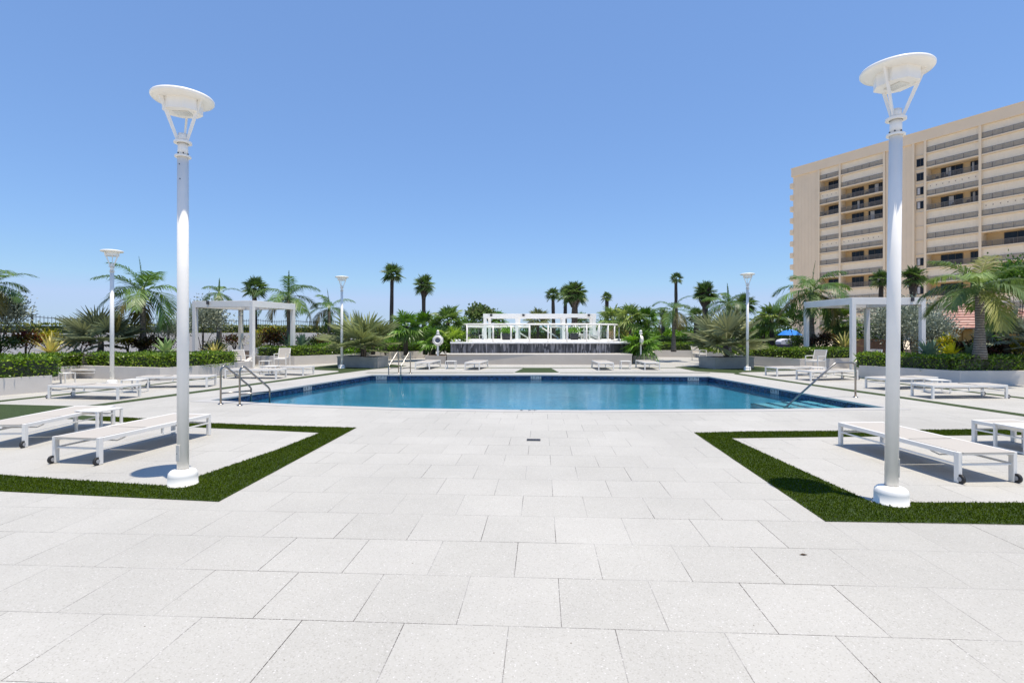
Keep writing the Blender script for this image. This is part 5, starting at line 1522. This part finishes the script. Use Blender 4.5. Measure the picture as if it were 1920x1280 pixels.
# pink low wall by the beach
b = MB(); p0, p1 = P(1270, 44), P(1324, 44)
b.prism([xy(p0), xy(p1), xy(p1 + Vector((0, .4, 0))), xy(p0 + Vector((0, .4, 0)))], 0, 1.45)
tag(b.build('beach_wall', mat_cache('pink_beach_wall', (.62, .42, .33), .85)), 'low pink wall behind the light green shrubs right of the terrace', 'wall')
b = MB(); p0, p1 = P(1600, 29), P(1675, 28)
b.prism([xy(p0), xy(p1), xy(p1 + Vector((0, .4, 0))), xy(p0 + Vector((0, .4, 0)))], .4, 1.28)
tag(b.build('orange_wall', mat_cache('terracotta_wall', (.55, .28, .17), .85)), 'low terracotta wall seen through the right pergola', 'wall')

# yellow pool house with a red tile roof
def roof_mat():
    m = bpy.data.materials.new('terracotta_barrel_tiles'); m.use_nodes = True
    nt = m.node_tree; N = nt.nodes; L = nt.links; b_ = N['Principled BSDF']
    tc = N.new('ShaderNodeTexCoord')
    wv = N.new('ShaderNodeTexWave'); wv.bands_direction = 'Z'; wv.inputs['Scale'].default_value = 2.6; wv.inputs['Distortion'].default_value = 1.2
    L.new(tc.outputs['Object'], wv.inputs['Vector'])
    nz = N.new('ShaderNodeTexNoise'); nz.inputs['Scale'].default_value = 6; L.new(tc.outputs['Object'], nz.inputs['Vector'])
    ml = N.new('ShaderNodeMath'); ml.operation = 'MULTIPLY'; L.new(wv.outputs['Fac'], ml.inputs[0]); L.new(nz.outputs['Fac'], ml.inputs[1])
    rp = N.new('ShaderNodeValToRGB'); rp.color_ramp.elements[0].color = (.32, .12, .08, 1); rp.color_ramp.elements[1].position = .55; rp.color_ramp.elements[1].color = (.58, .42, .36, 1)
    L.new(ml.outputs[0], rp.inputs['Fac']); L.new(rp.outputs['Color'], b_.inputs['Base Color'])
    b_.inputs['Roughness'].default_value = .8
    return m
t = thing('pool_house', 'small yellow pool house with red tiled hip roof behind the big feather palm', 'house', P(1835, 29, .0), R(-24)); 
yel = mat_cache('ochre_yellow_render', (.62, .36, .10), .8)
w2, d2, he, hr = 2.6, 2.4, 1.83, 3.15
b = MB(); b.bb(-w2, w2, -d2, d2, 0, he); b.build('wall', yel, t)
for xa_ in (-1.25, .9):
    b = MB(); b.bb(xa_, xa_ + .3, -d2 - .08, -d2 - .001, .3, he - .02); b.build('pilaster', yel, t)
b = MB(); b.bb(-.35, .35, -d2 - .05, -d2 - .003, .1, 1.55); b.build('door', mat_cache('tan_door', (.50, .33, .16)), t)
b = MB(); o_ = .45
nst = 9
for k in range(nst):  # stepped courses of tiles
    f0, f1 = k / nst, (k + 1) / nst
    def ringp(f_, dz=0): 
        xx = (w2 + o_) * (1 - f_ * .80); yy = (d2 + o_) * (1 - f_); zz = he + .02 + (hr - he) * f_ + dz
        return [(-xx, -yy, zz), (xx, -yy, zz), (xx, yy, zz), (-xx, yy, zz)]
    A_ = ringp(f0, .05); B_ = ringp(f1, .0)
    b._add(A_ + B_, [(i, (i + 1) % 4, 4 + (i + 1) % 4, 4 + i) for i in range(4)])
    C_ = ringp(f0, 0.0); b._add(C_ + A_, [(i, (i + 1) % 4, 4 + (i + 1) % 4, 4 + i) for i in range(4)])
b._add(ringp(0, -.005), [(3, 2, 1, 0)])
b.build('roof', roof_mat(), t)
b = MB()
for s0_ in ((-1, -1), (1, -1)):
    b.tube([((w2 + o_) * s0_[0], (d2 + o_) * s0_[1], he + .1), ((w2 + o_) * .2 * s0_[0], 0, hr + .06)], .07, 6)
b.build('ridge_tile', mat_cache('pink_ridge', (.50, .30, .24)), t)

# ------------------------------------------------------------------ apartment building
cc0 = (74.0, 138.8); du = (.475, -.88)
def s_of(px):
    tt = (px - 960) / F
    return (cc0[1] * tt - cc0[0]) / (du[0] + .88 * tt)
org = cw(cc0[0], cc0[1], 0); e_ = cw(cc0[0] + du[0], cc0[1] + du[1], 0) - org
bang = math.atan2(e_.y, e_.x)
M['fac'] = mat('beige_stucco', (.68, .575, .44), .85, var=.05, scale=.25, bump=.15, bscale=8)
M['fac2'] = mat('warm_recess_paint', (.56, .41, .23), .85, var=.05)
M['slabp'] = mat('balcony_edge_paint', (.70, .595, .45), .8, var=.04)
M['shut'] = mat('pale_storm_shutter', (.72, .65, .53), .6, var=.05, scale=1.0)
M['railm'] = mat('bronze_grey_railing', (.17, .155, .14), .5)
M['dglass'] = mat('dark_window_glass', (.010, .013, .020), .12, var=.6, scale=.6, spec=.25)
M['wframe'] = mat('dark_bronze_frame', (.05, .045, .04), .5)
M['curt'] = mat('pale_curtain', (.45, .46, .48), .9, var=.2, scale=4)
bl = thing('apartment_building', 'tall beige apartment building with rows of railed balconies behind the right lamp', 'building', org, bang)
z0_, fh = 39.8, 3.05; NF = 13; X1 = 62.0
xs_end, x_b1, x_b2, x_p0, x_w0, x_w1, x_b3, x_b4 = s_of(1535), s_of(1575.5), s_of(1660), s_of(1661), s_of(1712), s_of(1733), s_of(1736), s_of(1838.5)
roofz, fasz = 44.6, 42.46
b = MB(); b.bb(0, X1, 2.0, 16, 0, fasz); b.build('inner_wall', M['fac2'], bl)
b = MB(); b.bb(0, xs_end, 0, 2.0 - .003, 0, fasz); b.bb(x_p0, x_w0, 0, 2.0 - .003, 0, fasz)
for k in range(int((xs_end) / .9)): b.bb(.45 + k * .9, .50 + k * .9, -.03, 0, 0, fasz - .1)
for k in range(int((x_w0 - x_p0) / .9)): b.bb(x_p0 + .45 + k * .9, x_p0 + .50 + k * .9, -.03, 0, 0, fasz - .1)
b.build('end_wall', M['fac'], bl)
b = MB(); b.bb(-.35, X1, -.35, 16.3, fasz, roofz); b.build('parapet', M['fac'], bl)
b = MB(); b.bb(-.45, X1, -.45, 16.4, roofz, roofz + .12); b.build('roof_edge', M['slabp'], bl)
b = MB()
for x in (xs_end + .15, x_b1, x_b2 - .15, x_w0 + .12, x_b3 - .05, x_b4, s_of(1838.5) + 14.5): b.bb(x - .22, x + .22, -.28, 1.99, 0, fasz - .002)
b.build('fin', M['slabp'], bl)
bays = [(xs_end + .37, x_b1 - .22, {1, 3, 9}), (x_b1 + .22, x_b2 - .37, {2, 3, 4, 7, 9}), (x_b3 + .17, x_b4 - .22, {2, 4, 8, 10}), (x_b4 + .22, x_b4 + 14.2, {7, 9, 10})]
perf = {(0, 2), (0, 6), (1, 6), (2, 3), (3, 5)}
rb = random.Random(5)
for bi, (xa, xb, opn) in enumerate(bays):
    for k in range(NF):
        zf = z0_ - fh * k; zc_ = zf + fh - .28 if k else fasz - .02
        b = MB(); b.bb(xa, xb, -.22, 1.99, zf - .24, zf); b.build('balcony_slab', M['slabp'], bl)
        if k in opn:
            for (f0, f1) in (((.20, .62), (.77, .95)) if (xb - xa) > 8 else ((.22, .96),)) if bi != 1 else ((.16, .44), (.56, .98)):
                d0, d1 = xa + (xb - xa) * f0, xa + (xb - xa) * f1
                b = MB(); b.bb(d0, d1, 1.90, 1.996, zf + .03, zf + 2.55); sdr = b.build('sliding_door', M['dglass'], bl)
                b = MB()
                for q in range(4):
                    xq = d0 + (d1 - d0) * q / 3; b.bb(xq - .05, xq + .05, 1.86, 1.898, zf + .03, zf + 2.55)
                b.bb(d0, d1, 1.862, 1.897, zf + 2.5, zf + 2.6); b.build('door_frame', M['wframe'], sdr)
                if rb.random() < .35:
                    b = MB(); cx = d0 + (d1 - d0) * rb.uniform(.1, .5); b.bb(cx, cx + (d1 - d0) * .22, 1.875, 1.893, zf + .1, zf + 2.45); b.build('curtain', M['curt'], sdr)
            for q in range(3):
                cx = xa + (xb - xa) * rb.uniform(.1, .9)
                b = MB(); b.bb(cx - .3, cx + .3, .7, 1.2, zf + .38, zf + .45); b.bb(cx - .28, cx + .28, 1.15, 1.22, zf + .4, zf + .95)
                for lx in (-.26, .26):
                    for ly in (.72, 1.16): b.bb(cx + lx - .02, cx + lx + .02, ly - .02, ly + .02, zf, zf + .4)
                b.build('balcony_chair', M['wframe'], bl)
        else:
            b = MB(); b.bb(xa, xb, .14, .20, zf + .005, zc_)
            npan = int((xb - xa) / .45)
            for q in range(npan): b.bb(xa + (q + .5) * .45 - .02, xa + (q + .5) * .45 + .02, .11, .14, zf + .01, zc_ - .01)
            b.build('storm_shutter', M['shut'], bl)
            if (bi, k) in perf:
                b = MB(); nq = int((xb - xa) / 1.1)
                for q in range(nq): b.bb(xa + .6 + q * 1.1 - .07, xa + .6 + q * 1.1 + .07, .085, .11, zf + 1.9, zf + 2.1)
                b.build('shutter_vent', M['railm'], bl)
        b = MB(); b.bb(xa, xb, -.10, -.05, zf + 1.05, zf + 1.12); b.bb(xa, xb, -.10, -.05, zf + .08, zf + .13)
        npk = int((xb - xa) / .125)
        for q in range(npk): b.bb(xa + q * .125 + .04, xa + q * .125 + .075, -.09, -.06, zf + .13, zf + 1.05)
        for q in range(1, int((xb - xa) / 1.6)): b.bb(xa + q * 1.6 - .03, xa + q * 1.6 + .03, -.11, -.04, zf, zf + 1.12)
        b.build('balcony_railing', M['railm'], bl)
for k in range(NF):
    zf = z0_ - fh * k
    b = MB(); b.bb(x_w0 + .34, x_w1 + .1, .30, 1.99, zf - .1, zf + fh - .16 if k else fasz - .02); b.build('window_panel', M['fac'], bl)
    b = MB(); b.bb(x_w0 + .34, x_w1 + .1, .10, .30, zf - .22, zf - .10); b.build('string_course', M['slabp'], bl)
    if k in (1, 2, 3, 4, 8, 10):
        b = MB(); b.bb(x_w0 + .55, x_w1 - .08, .24, .297, zf + .65, zf + 2.15); w_ = b.build('window', M['dglass'], bl)
        xm = (x_w0 + .55 + x_w1 - .08) / 2
        b = MB(); b.bb(xm - .04, xm + .04, .20, .238, zf + .65, zf + 2.15); b.bb(x_w0 + .50, x_w1 - .03, .19, .239, zf + .57, zf + .65); b.bb(x_w0 + .50, x_w1 - .03, .19, .239, zf + 2.15, zf + 2.23); b.build('window_frame', M['wframe'], w_)
        if k in (3, 4, 8, 10):
            b = MB(); b.bb(xm - .55, xm - .06, .21, .236, zf + .70, zf + 2.1); b.build('curtain', M['curt'], w_)
for k in range(NF):
    zf = z0_ - fh * k
    b = MB(); b.bb(-.85, -.003, -.15, 11, zf - .25, zf + 1.05); b.build('end_balcony', M['slabp'], bl)
